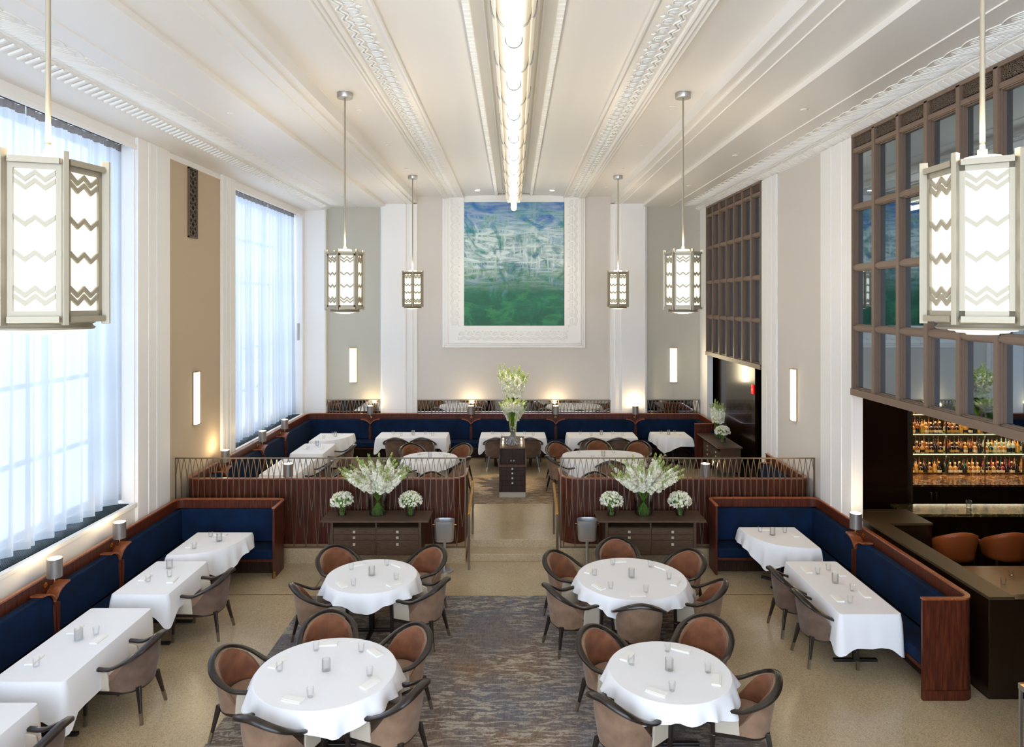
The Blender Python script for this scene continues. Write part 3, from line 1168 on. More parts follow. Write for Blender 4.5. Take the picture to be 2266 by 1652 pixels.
def make_chair(cover='taupe'):
    t = thing('armchair', '', 'chair')
    up = u_path(.29, .30, .27)
    # top rail: flat, wide section leaning outward
    mb = MB()
    n = len(up)
    sec = 8
    arcs = arc_from_back(up)
    vs = []
    for i, (x, y) in enumerate(up):
        p0 = Vector(up[max(0, i - 1)])
        p1 = Vector(up[min(n - 1, i + 1)])
        d = (p1 - p0).normalized()
        nr = Vector((d.y, -d.x))
        if nr.dot(Vector((x, y + .0))) < 0:
            nr = -nr
        z = rail_z(arcs[i])
        back = sstep((.0 - y) / .3)
        w_, h = .030 + .004 * back, .017 + .006 * back
        lean = .02 + .035 * back
        for k in range(sec):
            a = 2 * PI * k / sec + PI / 8
            ca = math.copysign(abs(math.cos(a)) ** .6, math.cos(a))
            sa = math.copysign(abs(math.sin(a)) ** .6, math.sin(a))
            o = ca * w_ + lean
            vs.append((x + nr.x * o, y + nr.y * o, z + sa * h + ca * w_ * -.25 * back))
    fs = []
    for i in range(n - 1):
        for k in range(sec):
            l = (k + 1) % sec
            fs.append((i * sec + k, i * sec + l, (i + 1) * sec + l, (i + 1) * sec + k))
    fs += [tuple(range(sec)), tuple((n - 1) * sec + k for k in range(sec))]
    mb.add(vs, fs)
    mb.build('top_rail', M['rail'], t, smooth=50)
    # front legs run up to the arms
    for s in (1, -1):
        l = MB()
        l.beam((s * .305, .268, .625), (s * .29, .262, .34), .036, .042, (0, 1, 0), .95)
        l.beam((s * .29, .262, .36), (s * .285, .272, .11), .040, .044, (0, 1, 0), .72)
        lo = l.build('leg', M['rail'], t, bevel=.006)
        MB().beam((s * .285, .272, .112), (s * .2835, .275, 0), .031, .034, (0, 1, 0), .8).build('ferrule', M['ferrule'], lo)
    for s in (1, -1):
        l = MB()
        l.beam((s * .17, -.235, .37), (s * .215, -.285, .11), .044, .05, (0, 1, 0), .62)
        lo = l.build('leg', M['rail'], t, bevel=.006)
        MB().beam((s * .215, -.285, .112), (s * .234, -.306, 0), .029, .033, (0, 1, 0), .8).build('ferrule', M['ferrule'], lo)
    # dark seat frame under the shell
    bp = u_path(.262, .262, .262, yc=.0)
    fr = MB()
    poly = [(x, y) for x, y in bp]
    fr.prism(poly, .325, .362)
    fr.build('seat_frame', M['rail'], t, smooth=40)
    # outer shell
    def shell_top(d):
        k = 1 - sstep((d - .27) / .36)
        return .385 + (rail_z(d) - .012 - .385) * k
    def shell(scale, zb, flip, dz=0, y_to=.262):
        pts = u_path(.285, .295, .262)
        arc_ = arc_from_back(pts)
        vs = []
        rows = 7
        for j in range(rows):
            v = j / (rows - 1)
            for (x, y), d_ in zip(pts, arc_):
                zt = shell_top(d_) + dz
                z = zb + (zt - zb) * v
                k = .915 + .085 * sstep((z - .34) / .3)
                bulge = .012 * math.sin(PI * min(1, max(0, (z - .34) / .45)))
                r = scale * k
                d = math.hypot(x, y) or 1
                lean = .03 * sstep((z - .5) / .32) * sstep(-y / .3)
                vs.append((x * r + x / d * bulge * .6, (y * r if y < 0 else y) - lean + (y / d * bulge if y < 0 else 0), z))
        return vs, len(pts), rows
    vo, m, rows = shell(1.0, .345, False)
    so = MB()
    so.grid(lambda i, j: vo[j * m + i], m, rows)
    # a lip joins the outer shell to the inner back
    vi, m, rows = shell(.90, .42, True)
    b0 = len(so.v)
    so.v += [vi[(rows - 1) * m + i] for i in range(m)]
    for i in range(m - 1):
        so.f.append(((rows - 1) * m + i, (rows - 1) * m + i + 1, b0 + i + 1, b0 + i))
    so.build('outer_shell', M[cover], t, smooth=60)
    # inner back: only the rear half
    sel = [i for i, (x, y) in enumerate(u_path(.285, .295, .262)) if y <= .12]
    ib = MB()
    ib.grid(lambda i, j: vi[j * m + sel[i]], len(sel), rows)
    ib.build('inner_back', M['rust'], t, smooth=60, solid=.012)
    # light arm panels at the front of each side
    for s in (1, -1):
        ap = MB()
        poly = [(.25, .37), (.25, .605), (.10, .60), (.045, .585), (.03, .52), (.02, .37)]
        ap.prism(poly, s * .258, s * .282, 'x')
        ap.build('arm_panel', M['leather'], t, bevel=.006)
    # seat cushion
    sc = MB()
    pl = [(x * .9, y * .92 if y < 0 else y) for x, y in u_path(.262, .262, .272)]
    sc.prism(pl, .36, .455)
    sc.build('seat_cushion', M['seat'], t, smooth=50, bevel=.02, seg=3)
    return t


CH = Kind(make_chair)
CH_DARK = Kind(lambda: make_chair('taupe_dark'))


def chair(x, y, face_x, face_y, label, group, z=0, kind=None):
    """armchair at x, y looking toward the point face_x, face_y"""
    rz = math.atan2(face_y - y, face_x - x) - PI / 2
    return (kind or CH).put((x, y, z), rz, label, group)
# ================================================================== tables, cloths, settings
def outline_round(r, n=96):
    return [(r * math.cos(2 * PI * i / n), r * math.sin(2 * PI * i / n)) for i in range(n)]


def outline_rect(hx, hy, rc=.03, n=14):
    pts = []
    # denser sides so the folds can be modelled
    def side(a, b):
        for i in range(n):
            t = i / n
            pts.append((a[0] + (b[0] - a[0]) * t, a[1] + (b[1] - a[1]) * t))
    def corner(cx, cy, a0):
        for i in range(5):
            a = a0 + PI / 2 * i / 4
            pts.append((cx + rc * math.cos(a), cy + rc * math.sin(a)))
    side((hx, -hy + rc), (hx, hy - rc))
    corner(hx - rc, hy - rc, 0)
    side((hx - rc, hy), (-hx + rc, hy))
    corner(-hx + rc, hy - rc, PI / 2)
    side((-hx, hy - rc), (-hx, -hy + rc))
    corner(-hx + rc, -hy + rc, PI)
    side((-hx + rc, -hy), (hx - rc, -hy))
    corner(hx - rc, -hy + rc, 1.5 * PI)
    return pts


def outline_quadrant(w_, h_, sx):
    """corner table: straight along the two banquette sides (x=0 wall side, y=0 far side), round toward the room.
    local origin at the far wall corner, extends to sx*w_ and -h_"""
    pts = []
    for i in range(15):
        pts.append((sx * w_ * i / 15, 0))
    n = 44
    for i in range(n + 1):
        a = PI / 2 * i / n
        e = .8
        pts.append((sx * (w_ * math.cos(a) ** e), -h_ * math.sin(a) ** e))
    for i in range(1, 15):
        pts.append((0, -h_ * (1 - i / 15)))
    return pts


def outline_stadium(a, b_, n=96, e=.72):
    pts = []
    for i in range(n):
        t = 2 * PI * i / n
        c, s_ = math.cos(t), math.sin(t)
        pts.append((a * math.copysign(abs(c) ** e, c), b_ * math.copysign(abs(s_) ** e, s_)))
    return pts


def cloth_mesh(outl, drop, corner, seed, ripple, square=None, waves=None):
    """top plus a hanging skirt; drop(i) gives the length of cloth hanging from outline point i"""
    rnd = random.Random(seed)
    n = len(outl)
    cx = sum(p[0] for p in outl) / n
    cy = sum(p[1] for p in outl) / n
    b = MB()
    per = [0]
    for i in range(1, n):
        per.append(per[-1] + math.dist(outl[i], outl[i - 1]))
    tot = per[-1] + math.dist(outl[0], outl[-1])
    nw = waves or max(8, int(tot / .21))
    phs = [rnd.uniform(0, 6.28) for _ in range(3)]
    nrm = []
    for i in range(n):
        a, c = Vector(outl[i - 1]), Vector(outl[(i + 1) % n])
        d = (c - a).normalized()
        q = Vector((d.y, -d.x))
        if q.dot(Vector((outl[i][0] - cx, outl[i][1] - cy))) < 0:
            q = -q
        nrm.append(q)
    rows = [0, .006, .02, .08, .2, .4, .6, .8, 1.0]
    vs = []
    for j, v in enumerate(rows):
        for i in range(n):
            u = per[i] / tot
            x, y = outl[i]
            D = drop + corner(outl[i][0] - (0 if square is None else square[0]), outl[i][1] - (0 if square is None else square[1]))
            w_ = math.sin(2 * PI * nw * u + phs[0]) * .6 + math.sin(2 * PI * (nw * .47) * u + phs[1]) * .5 + math.sin(2 * PI * round(nw * 1.7) * u + phs[2]) * .2
            env = 1.0
            o = .008 + .016 * min(1, v * 4) + (ripple * w_ + ripple * .9) * v ** 1.1 * env + .02 * v
            z = -D * v * (1 - .03 * w_)
            if v == 0:
                o, z = 0, .006
            elif v == .006:
                o, z = .006, .004
            vs.append((x + nrm[i].x * o, y + nrm[i].y * o, z))
    fs = []
    for j in range(len(rows) - 1):
        for i in range(n):
            k = (i + 1) % n
            fs.append((j * n + i, j * n + k, (j + 1) * n + k, (j + 1) * n + i))
    # top
    fs.append(tuple(range(n)))
    b.add(vs, fs)
    return b


def table_base(t, kind, H, hx=0, hy=0):
    top = H - .03
    def post(x, y, lx, ly):
        MB().cyl((x, y, .04), (x, y, top), .038, n=16).build('column', M['steel'], t, smooth=30)
        f = MB()
        if lx:
            f.beam((x - lx, y, .022), (x + lx, y, .022), .05, .035)
        if ly:
            f.beam((x, y - ly, .022), (x, y + ly, .022), .05, .035)
        f.build('foot', M['bar_dark'], t, bevel=.008)
    if kind == 'cross':
        post(0, 0, .30, .30)
    elif kind == 'two_y':
        post(0, -hy * .55, hx * .75, 0)
        post(0, hy * .55, hx * .75, 0)
    elif kind == 'two_x':
        post(-hx * .55, 0, 0, hy * .75)
        post(hx * .55, 0, 0, hy * .75)


H_T = .75
CLOTHS = []


def table(shape, x, y, z0, tname, where, size, seed, sx=1, drop=.25, tip=.18):
    """table with cloth; tname is the phrase that points it out"""
    cat = 'table'
    t = thing('dining_table', '%s under a white cloth, %s' % (tname, where), cat, (x, y, z0), 0, 'white clothed dining tables')
    gx = gy = 0
    if shape == 'round':
        o = outline_round(size)
        table_base(t, 'cross', H_T)
        drop, cor = .135, lambda a, b_: .09 * abs(math.sin(2 * (math.atan2(b_, a) + seed * .37))) ** 5
        rip = .040
    elif shape == 'oval':
        o = outline_stadium(*size)
        table_base(t, 'two_x', H_T, size[0], size[1])
        drop, cor = .20, lambda a, b_: .12 * abs(math.sin(2 * (math.atan2(b_, a)))) ** 4
        rip = .028
    elif shape == 'rect':
        o = outline_rect(*size)
        table_base(t, 'two_y' if size[1] > size[0] else 'two_x', H_T, *size)
        hx, hy = size
        def cor(a, b_):
            d = math.hypot(abs(a) - hx, abs(b_) - hy)
            return tip * max(0, 1 - d / .16) ** 1.3
        rip = .010
    else:
        o = outline_quadrant(size[0], size[1], sx)
        gx, gy = sx * size[0] * .42, -size[1] * .42
        pb = thing
        c = MB().cyl((gx, gy, .04), (gx, gy, H_T - .03), .038, n=16)
        c.build('column', M['steel'], t, smooth=30)
        f = MB()
        f.beam((gx - .22, gy - .22, .022), (gx + .22, gy + .22, .022), .05, .035)
        f.beam((gx - .22, gy + .22, .022), (gx + .22, gy - .22, .022), .05, .035)
        f.build('foot', M['bar_dark'], t, bevel=.008)
        w_, h_ = size
        def cor(a, b_):
            r = math.atan2(-b_, sx * a) if (abs(a) + abs(b_)) > .01 else 0
            d45 = abs(r - PI / 4 * 1.05)
            on = 1 if math.hypot(a / w_, b_ / h_) > .95 and abs(a) > .02 and abs(b_) > .02 else 0
            return on * .22 * max(0, 1 - d45 / .42) ** 1.2
        rip = .028
        drop = .20
    tb = MB().prism(o, H_T - .032, H_T - .006)
    tb.build('tabletop', M['dark_wood'], t)
    c = cloth_mesh(o, drop, cor, seed, rip, None)
    co = c.build('tablecloth', M['cloth'], None, smooth=45)
    co.location = (x, y, z0 + H_T)
    tag(co, 'white linen cloth over the %s, %s' % (tname, where), 'tablecloth', 'white tablecloths')
    return (x, y, z0 + H_T + .0065, tname, where)


def make_tumbler():
    o = MB().lathe([(0, .004), (.026, .004), (.029, .012), (.036, .088), (.034, .088), (.027, .014), (.0, .010)], 24).build('water_glass', M['glass'], smooth=40)
    return tag(o, '', 'glass')


def make_votive():
    prof = [(0, .003), (.036, .003)]
    for i in range(16):
        z = .006 + i * .0072
        prof += [(.042, z), (.0385, z + .0036)]
    prof += [(.041, .122), (.036, .122), (.034, .01), (0, .008)]
    o = MB().lathe(prof, 24).build('candle_glass', M['votive'], smooth=False)
    return tag(o, '', 'candle holder')


def make_napkin():
    b = MB()
    b.box(-.045, .045, -.10, .10, 0, .007)
    b.box(-.043, .045, -.098, .098, .007, .013)
    b.box(-.045, .03, -.10, .10, .013, .018)
    o = b.build('folded_napkin', M['napkin'], bevel=.003)
    return tag(o, '', 'napkin')


KT, KV, KN = Kind(make_tumbler), Kind(make_votive), Kind(make_napkin)


def side_words(dx, dy):
    a = math.degrees(math.atan2(dy, dx)) % 360
    return ['right', 'far right', 'far', 'far left', 'left', 'near left', 'near', 'near right'][int((a + 22.5) // 45) % 8]


def setting(tb, places, votive=(0, 0), zoff=0):
    """places: list of (px, py, angle of the diner's side) relative to the table origin"""
    x, y, z, nm, wh = tb
    seen = {}
    def uniq(s_):
        seen[s_] = seen.get(s_, 0) + 1
        return s_
    for (dx, dy, ang) in places:
        ux, uy = math.cos(ang), math.sin(ang)     # outward toward the diner
        sw = side_words(dx - votive[0], dy - votive[1])
        kx, ky = dx, dy
        KN.put((x + kx, y + ky, z), ang + random.uniform(-.15, .15),
               uniq('folded white napkin on the %s, at its %s side' % (nm, sw)), 'napkins on the tables')
        gx, gy = dx - ux * .10 - uy * .12, dy - uy * .10 + ux * .12
        KT.put((x + gx, y + gy, z), 0, uniq('clear water glass on the %s, beside its %s napkin' % (nm, sw)), 'water glasses on the tables')
    if votive is not None:
        KV.put((x + votive[0], y + votive[1], z), random.uniform(0, 1), 'ribbed glass candle holder on the %s' % nm, 'ribbed candle glasses on the tables')


def ring_places(r, angs):
    return [((r - .14) * math.cos(math.radians(a)), (r - .14) * math.sin(math.radians(a)), math.radians(a)) for a in angs]


def around(tb, r, angs, cr, group, z=0, ellipse=None):
    x, y, zz, nm, wh = tb
    for a in angs:
        if isinstance(a, tuple):
            a, rr = a
        else:
            rr = cr
        ra = math.radians(a)
        cx, cy = x + rr * math.cos(ra), y + rr * math.sin(ra)
        if ellipse:
            cx, cy = x + ellipse[0] * math.cos(ra), y + ellipse[1] * math.sin(ra)
        tx, ty = x, y
        if ellipse:
            tx, ty = x + (ellipse[0] - ellipse[1]) * math.cos(ra) * .9, y
        chair(cx, cy, tx, ty, 'brown velvet armchair on the %s side of the %s' % (side_words(math.cos(ra), math.sin(ra)), nm), group, z)


# ---- lower level round tables
FL = table('round', -1.88, 7.02, 0, 'front left round table', 'the largest on the rug', .69, 1)
BL = table('round', -1.92, 9.47, 0, 'rear left round table', 'before the left wine bucket', .60, 2)
BR = table('round', 1.58, 9.40, 0, 'rear right round table', 'before the right sideboard', .72, 3)
FR = table('round', 1.56, 7.03, 0, 'front right round table', 'nearest the bare floor', .60, 4)
around(FL, .69, [(167, .86), (104, .87), (44, .84), (337, .74), (247, .68)], .9, 'armchairs around the front round tables')
around(BL, .60, [(131, .84), (49, .86), (211, .70), (340, .74)], .84, 'armchairs around the rear round tables')
around(BR, .72, [(145, .95), (91, 1.01), (38, .98), (343, .86), (203, .90), (267, .72)], .96, 'armchairs around the rear round tables')
around(FR, .60, [(134, .72), (56, .92), (345, .68), (221, .64)], .84, 'armchairs around the front round tables')
setting(FL, ring_places(.69, [166, 103, 40, 333, 252]))
setting(BL, ring_places(.60, [130, 50, 225, 320]))
setting(BR, ring_places(.72, [158, 98, 35, 340, 214, 268]))
setting(FR, ring_places(.60, [145, 62, 335, 243]))

# ---- lower left by the banquette
TA = table('quad', -5.07, 11.24, 0, 'lower left corner table', 'with a quarter-round front', (.87, 1.0), 5, 1)
TB = table('rect', -4.73, 9.42, 0, 'second lower left booth table', 'beside the corner one', (.355, .57), 6)
TC = table('rect', -4.74, 7.64, 0, 'third lower left booth table', 'the long one', (.36, .82), 7, 1, .36)
TD = table('rect', -4.75, 5.72, 0, 'nearest lower left booth table', 'cut by the picture edge', (.36, .74), 8, 1, .36)
setting(TA, [(.18, -.62, PI), (.42, -.12, PI / 2)], (.52, -.42))
setting(TB, [(-.20, -.05, PI), (.20, -.12, 0)], (-.05, .30))
setting(TC, [(-.20, .25, PI), (-.2, -.42, PI), (.2, .02, 0)], (-.02, .02))
setting(TD, [(.2, .2, 0)], (-.05, -.1))
G = 'armchairs facing the lower left banquette'
chair(-4.17, 9.43, -5, 9.46, 'brown velvet armchair at the second lower left booth table', G, 0, CH_DARK)
chair(-4.21, 7.62, -5, 7.66, 'brown velvet armchair at the third lower left booth table', G, 0, CH_DARK)
chair(-4.22, 5.98, -5, 6.0, 'brown velvet armchair cut by the bottom left corner of the picture', G, 0, CH_DARK)

# ---- lower right by the bar
TE = table('quad', 4.60, 11.50, 0, 'lower right corner table', 'with a quarter-round front', (.90, .98), 9, -1)
TF = table('rect', 4.23, 9.14, 0, 'long lower right table', 'beside the bar ledge', (.36, .84), 10, 1, .38, .13)
setting(TE, [(-.52, -.14, PI / 2), (-.16, -.40, 0)], (-.50, -.40))
setting(TF, [(-.2, .5, PI), (.2, .38, 0), (-.2, -.42, PI), (.2, -.30, 0)], (0, .08))
G = 'armchairs facing the lower right banquette'
chair(3.84, 9.50, 5, 9.55, 'grey-brown armchair at the long table by the bar, the far one of two', G, 0, CH_DARK)
chair(3.87, 8.74, 5, 8.8, 'grey-brown armchair at the long table by the bar, the near one of two', G, 0, CH_DARK)

# ---- upper level
TU1 = table('quad', -5.07, 18.38, PL, 'far left corner table', 'on the platform', (.88, 1.0), 11, 1)
TU2 = table('rect', -4.71, 16.48, PL, 'middle platform window table', 'with square corners', (.37, .58), 12)
TU3 = table('rect', -4.71, 14.72, PL, 'long platform window table', 'seen through the metal screen', (.37, .76), 13)
TU4 = table('quad', -5.07, 12.92, PL, 'corner table behind the left screen', 'by the window wall', (.86, .9), 14, 1)
UA = table('rect', -2.61, 18.15, PL, 'left end-wall table', 'on the platform', (.89, .40), 15)
UB = table('rect', -.02, 18.15, PL, 'middle end-wall table', 'behind the podium', (.83, .40), 16)
UC = table('rect', 2.27, 18.15, PL, 'right end-wall table', 'on the platform', (.87, .40), 17)
UD = table('quad', 4.52, 18.60, PL, 'far right corner table', 'on the platform', (.90, .86), 18, -1)
UL = table('round', -1.86, 15.52, PL, 'platform round table', 'left of the podium', .60, 19)
UR = table('oval', 2.0, 15.65, PL, 'platform oval table', 'right of the podium', (.90, .64), 20)
PA = table('rect', -2.45, 13.0, PL, 'table right behind the left screen', 'mostly hidden', (1.35, .30), 21)
PB = table('rect', 2.3, 13.0, PL, 'table right behind the right screen', 'mostly hidden', (1.35, .30), 22)
PC = table('quad', 4.52, 12.95, PL, 'corner table behind the right screen', 'by the wall', (.86, .9), 23, -1)
setting(TU1, [(.18, -.6, PI), (.5, -.12, PI / 2)], (.5, -.45))
setting(TU2, [(-.2, 0, PI), (.2, 0, 0)], (0, .3))
setting(TU3, [(-.2, .2, PI), (.2, .2, 0)], (0, .0))
for q in (UA, UB, UC):
    setting(q, [(-.42, .2, PI / 2), (.42, .2, PI / 2), (-.4, -.22, -PI / 2), (.4, -.22, -PI / 2)], (0, 0))
setting(UD, [(-.55, -.14, PI / 2), (-.2, -.34, 0)], (-.5, -.4))
setting(UL, ring_places(.60, [120, 40, 220, 320]))
setting(UR, [(-.4, .42, PI / 2), (.4, .42, PI / 2), (-.4, -.42, -PI / 2), (.4, -.42, -PI / 2)])
G = 'armchairs on the rear platform'
chair(-4.10, 16.5, -5, 16.5, 'armchair at the middle platform window table, seen over the screen', G, PL, CH_DARK)
chair(-4.2, 14.75, -5, 14.7, 'armchair at the long platform window table, seen through the metal screen', G, PL, CH_DARK)
for q, nm in ((UA, 'left end-wall table'), (UB, 'middle end-wall table'), (UC, 'right end-wall table')):
    for s, wd in ((-1, 'left'), (1, 'right')):
        k_ = .33 if q is not UB else .42
        chair(q[0] + s * k_, 17.63, q[0] + s * k_, 18.5, 'armchair seen from behind, %s one at the %s' % (wd, nm), G, PL, CH_DARK)
around(UL, .6, [(119, .93), (57, .97), (337, .60), (222, .78)], .86, G, PL)
for bx_, by_, fx, fy, wd in ((.99, 16.8, 1.4, 15.9, 'far left'), (2.03, 17.1, 2.03, 15.6, 'far'), (3.02, 16.95, 2.7, 15.8, 'far right'),
                             (.77, 15.30, 1.9, 15.6, 'left'), (2.07, 14.82, 2.05, 15.6, 'near'), (3.28, 15.35, 2.2, 15.65, 'right')):
    d_ = Vector((fx - bx_, fy - by_)).normalized() * .31
    chair(bx_ + d_.x, by_ + d_.y, fx, fy, 'brown velvet armchair on the %s side of the platform oval table' % wd, G, PL)
for x_, wd, k_ in ((-1.62, 'left', 'nearer the steps'), (-3.3, 'left', 'farther from the steps'), (1.60, 'right', 'nearer the steps')):
    chair(x_, 13.50, x_, 13.0, 'armchair facing the viewer behind the %s screen, the one %s' % (wd, k_), G, PL)
# ================================================================== banquettes
def round_path(pts, radii, n=7):
    out = []
    for i, p in enumerate(pts):
        r = radii[i] if i < len(radii) else 0
        if i in (0, len(pts) - 1) or not r:
            out.append(p)
            continue
        P, A, B_ = Vector(p), Vector(pts[i - 1]), Vector(pts[i + 1])
        d0, d1 = (A - P).normalized(), (B_ - P).normalized()
        c = P + (d0 + d1) * r
        for k in range(n + 1):
            t = k / n * PI / 2
            q = c - d1 * r * math.cos(t) - d0 * r * math.sin(t)
            # from tangent point on d0 side to tangent point on d1 side
            out.append((q.x, q.y))
    return out


def bay(t, p0, u, n, L, r0, r1, z0, first=False):
    """one cushion bay of a banquette. p0 start on the back line, u direction along, n inward normal; r0/r1: rounded top corner?"""
    def W(a, o, z):
        return (p0[0] + u[0] * a + n[0] * o, p0[1] + u[1] * a + n[1] * o, z0 + z)
    ang = math.atan2(u[1], u[0])
    R = .25
    top, bot = .985, .46
    prof = [(0.006, bot)]
    def corner(cx, sgn):
        return [(cx + sgn * R * math.cos(a) * -1, top - R + R * math.sin(a)) for a in [PI / 2 * k / 8 for k in range(9)]]
    left = [(.006 + R - R * math.cos(PI / 2 * k / 8), top - .165 + .165 * math.sin(PI / 2 * k / 8)) for k in range(9)] if r0 else [(.006, top)]
    right = [(L - .006 - R + R * math.cos(PI / 2 * k / 8), top - .165 + .165 * math.sin(PI / 2 * k / 8)) for k in range(8, -1, -1)] if r1 else [(L - .006, top)]
    poly = [(.006, bot)] + left + right + [(L - .006, bot)]
    b = MB()
    m = len(poly)
    vs = [W(a, .045, z) for a, z in poly] + [W(a, .150 + .025 * (1 - (z - bot) / (top - bot)), z) for a, z in poly]
    b.add(vs, [tuple(range(m - 1, -1, -1)), tuple(range(m, 2 * m))] + [(i, (i + 1) % m, m + (i + 1) % m, m + i) for i in range(m)])
    b.build('back_cushion', M['velvet'], t, smooth=40, bevel=.022, seg=3)
    # wooden trim round the rounded corners
    for use, arc in ((r0, left), (r1, right)):
        if not use:
            continue
        tr = MB()
        cc = arc if use is r0 and arc is left else arc
        pts = arc
        # outward offset
        q = []
        for i, (a, z) in enumerate(pts):
            a0, z0_ = pts[max(0, i - 1)]
            a1, z1_ = pts[min(len(pts) - 1, i + 1)]
            d = Vector((a1 - a0, z1_ - z0_)).normalized()
            nn = Vector((-d.y, d.x))
            if nn.y < 0 or (abs(nn.y) < .05 and ((arc is left and nn.x > 0) or (arc is right and nn.x < 0))):
                nn = -nn
            q.append((a + nn.x * .02, z + nn.y * .02))
        k = len(pts)
        vs = []
        for o in (.03, .185):
            vs += [W(a, o, z) for a, z in pts] + [W(a, o, z) for a, z in q]
        fs = []
        for i in range(k - 1):
            fs += [(i, i + 1, k + i + 1, k + i), (2 * k + i, 2 * k + i + 1, 3 * k + i + 1, 3 * k + i), (k + i, k + i + 1, 3 * k + i + 1, 3 * k + i), (i, i + 1, 2 * k + i + 1, 2 * k + i)]
        fs += [(0, k, 3 * k, 2 * k), (k - 1, 2 * k - 1, 4 * k - 1, 3 * k - 1)]
        tr.add(vs, fs)
        tr.build('arch_trim', M['wood_edge'], t, smooth=40)
    return W


def seat_run(t, p0, u, n, L, d, z0, a0=0.0, a1=0.0):
    def W(a, o, z):
        return (p0[0] + u[0] * a + n[0] * o, p0[1] + u[1] * a + n[1] * o, z0 + z)
    def bx(mb, aa, ab, o0, o1, za, zb):
        vs = [W(a, o, z) for z in (za, zb) for a, o in ((aa, o0), (ab, o0), (ab, o1), (aa, o1))]
        mb.add(vs, [(0, 3, 2, 1), (4, 5, 6, 7), (0, 1, 5, 4), (1, 2, 6, 5), (2, 3, 7, 6), (3, 0, 4, 7)])
    s_ = MB()
    bx(s_, a0, L - a1, .15, d, .30, .45)
    s_.build('seat_cushion', M['velvet'], t, smooth=40, bevel=.03, seg=3)
    f = MB()
    bx(f, a0, L - a1, .06, d - .01, .255, .30)
    f.build('seat_rail', M['wood'], t, bevel=.005)
    k = MB()
    bx(k, a0, L - a1, .04, d - .22, 0, .255)
    k.build('toe_base', M['black_wood'], t)


def lamp_maker():
    """pewter cylinder lamp on a curved brass arm; origin at the wall end of the arm, arm toward +y"""
    t = thing('banquette_lamp', '', 'lamp')
    MB().cyl((0, -.045, 0), (0, -.03, 0), .032, n=20).build('wall_plate', M['brass'], t, smooth=40)
    pts = [(0, -.04, 0), (0, .02, -.004), (0, .05, .0), (0, .075, .02), (0, .08, .05), (0, .08, .11)]
    MB().tube(pts, .008, 8).build('arm', M['brass'], t, smooth=True)
    MB().lathe([(0, .10), (.084, .10), (.084, .325), (.076, .325), (.076, .115), (0, .115)], 28, (0, .08, 0)).build('shade', M['shade'], t, smooth=40)
    MB().lathe([(0, .305), (.068, .305), (.068, .298), (0, .298)], 24, (0, .08, 0)).build('bulb', M['bulb'], t)
    light('POINT', 'lamp_light', (0, .08, .36), 7, (1, .74, .42), .05, parent=t)
    return t


KL = Kind(lamp_maker)
SH = [(0, 0), (.032, 0), (.032, 1.118), (.026, 1.122), (.006, 1.122), (0, 1.118)]
LAMPS_G = 'cylinder lamps on the banquettes'


def shell(t, path, z0, left):
    MB().sweep([(o, z + z0) for o, z in SH], path, left).build('back_shell', M['wood'], t, smooth=30)
    MB().sweep([(-.006, z0 + 1.12), (.046, z0 + 1.12), (.046, z0 + 1.14), (-.006, z0 + 1.14)], path, left).build('cap_rail', M['wood_edge'], t, smooth=30)


def divider(t, p, n, z0):
    """upright between two bays at p on the back line"""
    b = MB()
    u = (-n[1], n[0])
    for w_, o1, zt in ((.032, .215, .835), (.075, .19, .80)):
        vs = []
        for z in (.05, zt):
            for a, o in ((-w_ / 2, .02), (w_ / 2, .02), (w_ / 2, o1), (-w_ / 2, o1)):
                vs.append((p[0] + u[0] * a + n[0] * o, p[1] + u[1] * a + n[1] * o, z0 + z))
        b.add(vs, [(0, 3, 2, 1), (4, 5, 6, 7), (0, 1, 5, 4), (1, 2, 6, 5), (2, 3, 7, 6), (3, 0, 4, 7)])
    b.build('divider', M['wood'], t, bevel=.004)


def lamp_at(p, n, z0, label):
    rz = math.atan2(n[1], n[0]) - PI / 2
    KL.put((p[0] + n[0] * .075, p[1] + n[1] * .075, z0 + 1.035), rz, label, LAMPS_G)


# ---- lower left
t = thing('banquette', 'long navy velvet banquette along the lower left window wall, turning along the screen', 'banquette', (0, 0, 0))
XB = -5.70
path = round_path([(-3.85, 11.27), (-3.85, 11.85), (XB, 11.85), (XB, 4.6)], [0, .14, .16])
shell(t, path, 0, True)
W_, E_, N_, S_ = (-1, 0), (1, 0), (0, 1), (0, -1)
bay(t, (-3.885, 11.85), W_, S_, 1.80, 0, 0, 0)
seat_run(t, (-3.885, 11.85), W_, S_, 1.80 - .42, .56, 0)
divs = [9.85, 8.46, 7.04, 5.6]
ys = [11.82] + divs + [4.6]
for i in range(len(ys) - 1):
    bay(t, (XB, ys[i]), S_, E_, ys[i] - ys[i + 1], i > 0, i < len(ys) - 2, 0)
seat_run(t, (XB, 11.81), S_, E_, 11.81 - 4.6, .56, 0)
for y in divs:
    divider(t, (XB, y), E_, 0)
for y, l in zip(divs, ('pewter lamp on the lower left banquette, the one nearest the corner', 'pewter lamp on the lower left banquette, second from the corner', None, None)):
    if l:
        lamp_at((XB, y), E_, 0, l)
MB().box(-3.868, -3.832, 11.262, 11.27, 0, .12).build('corner_guard', M['brass'], t)

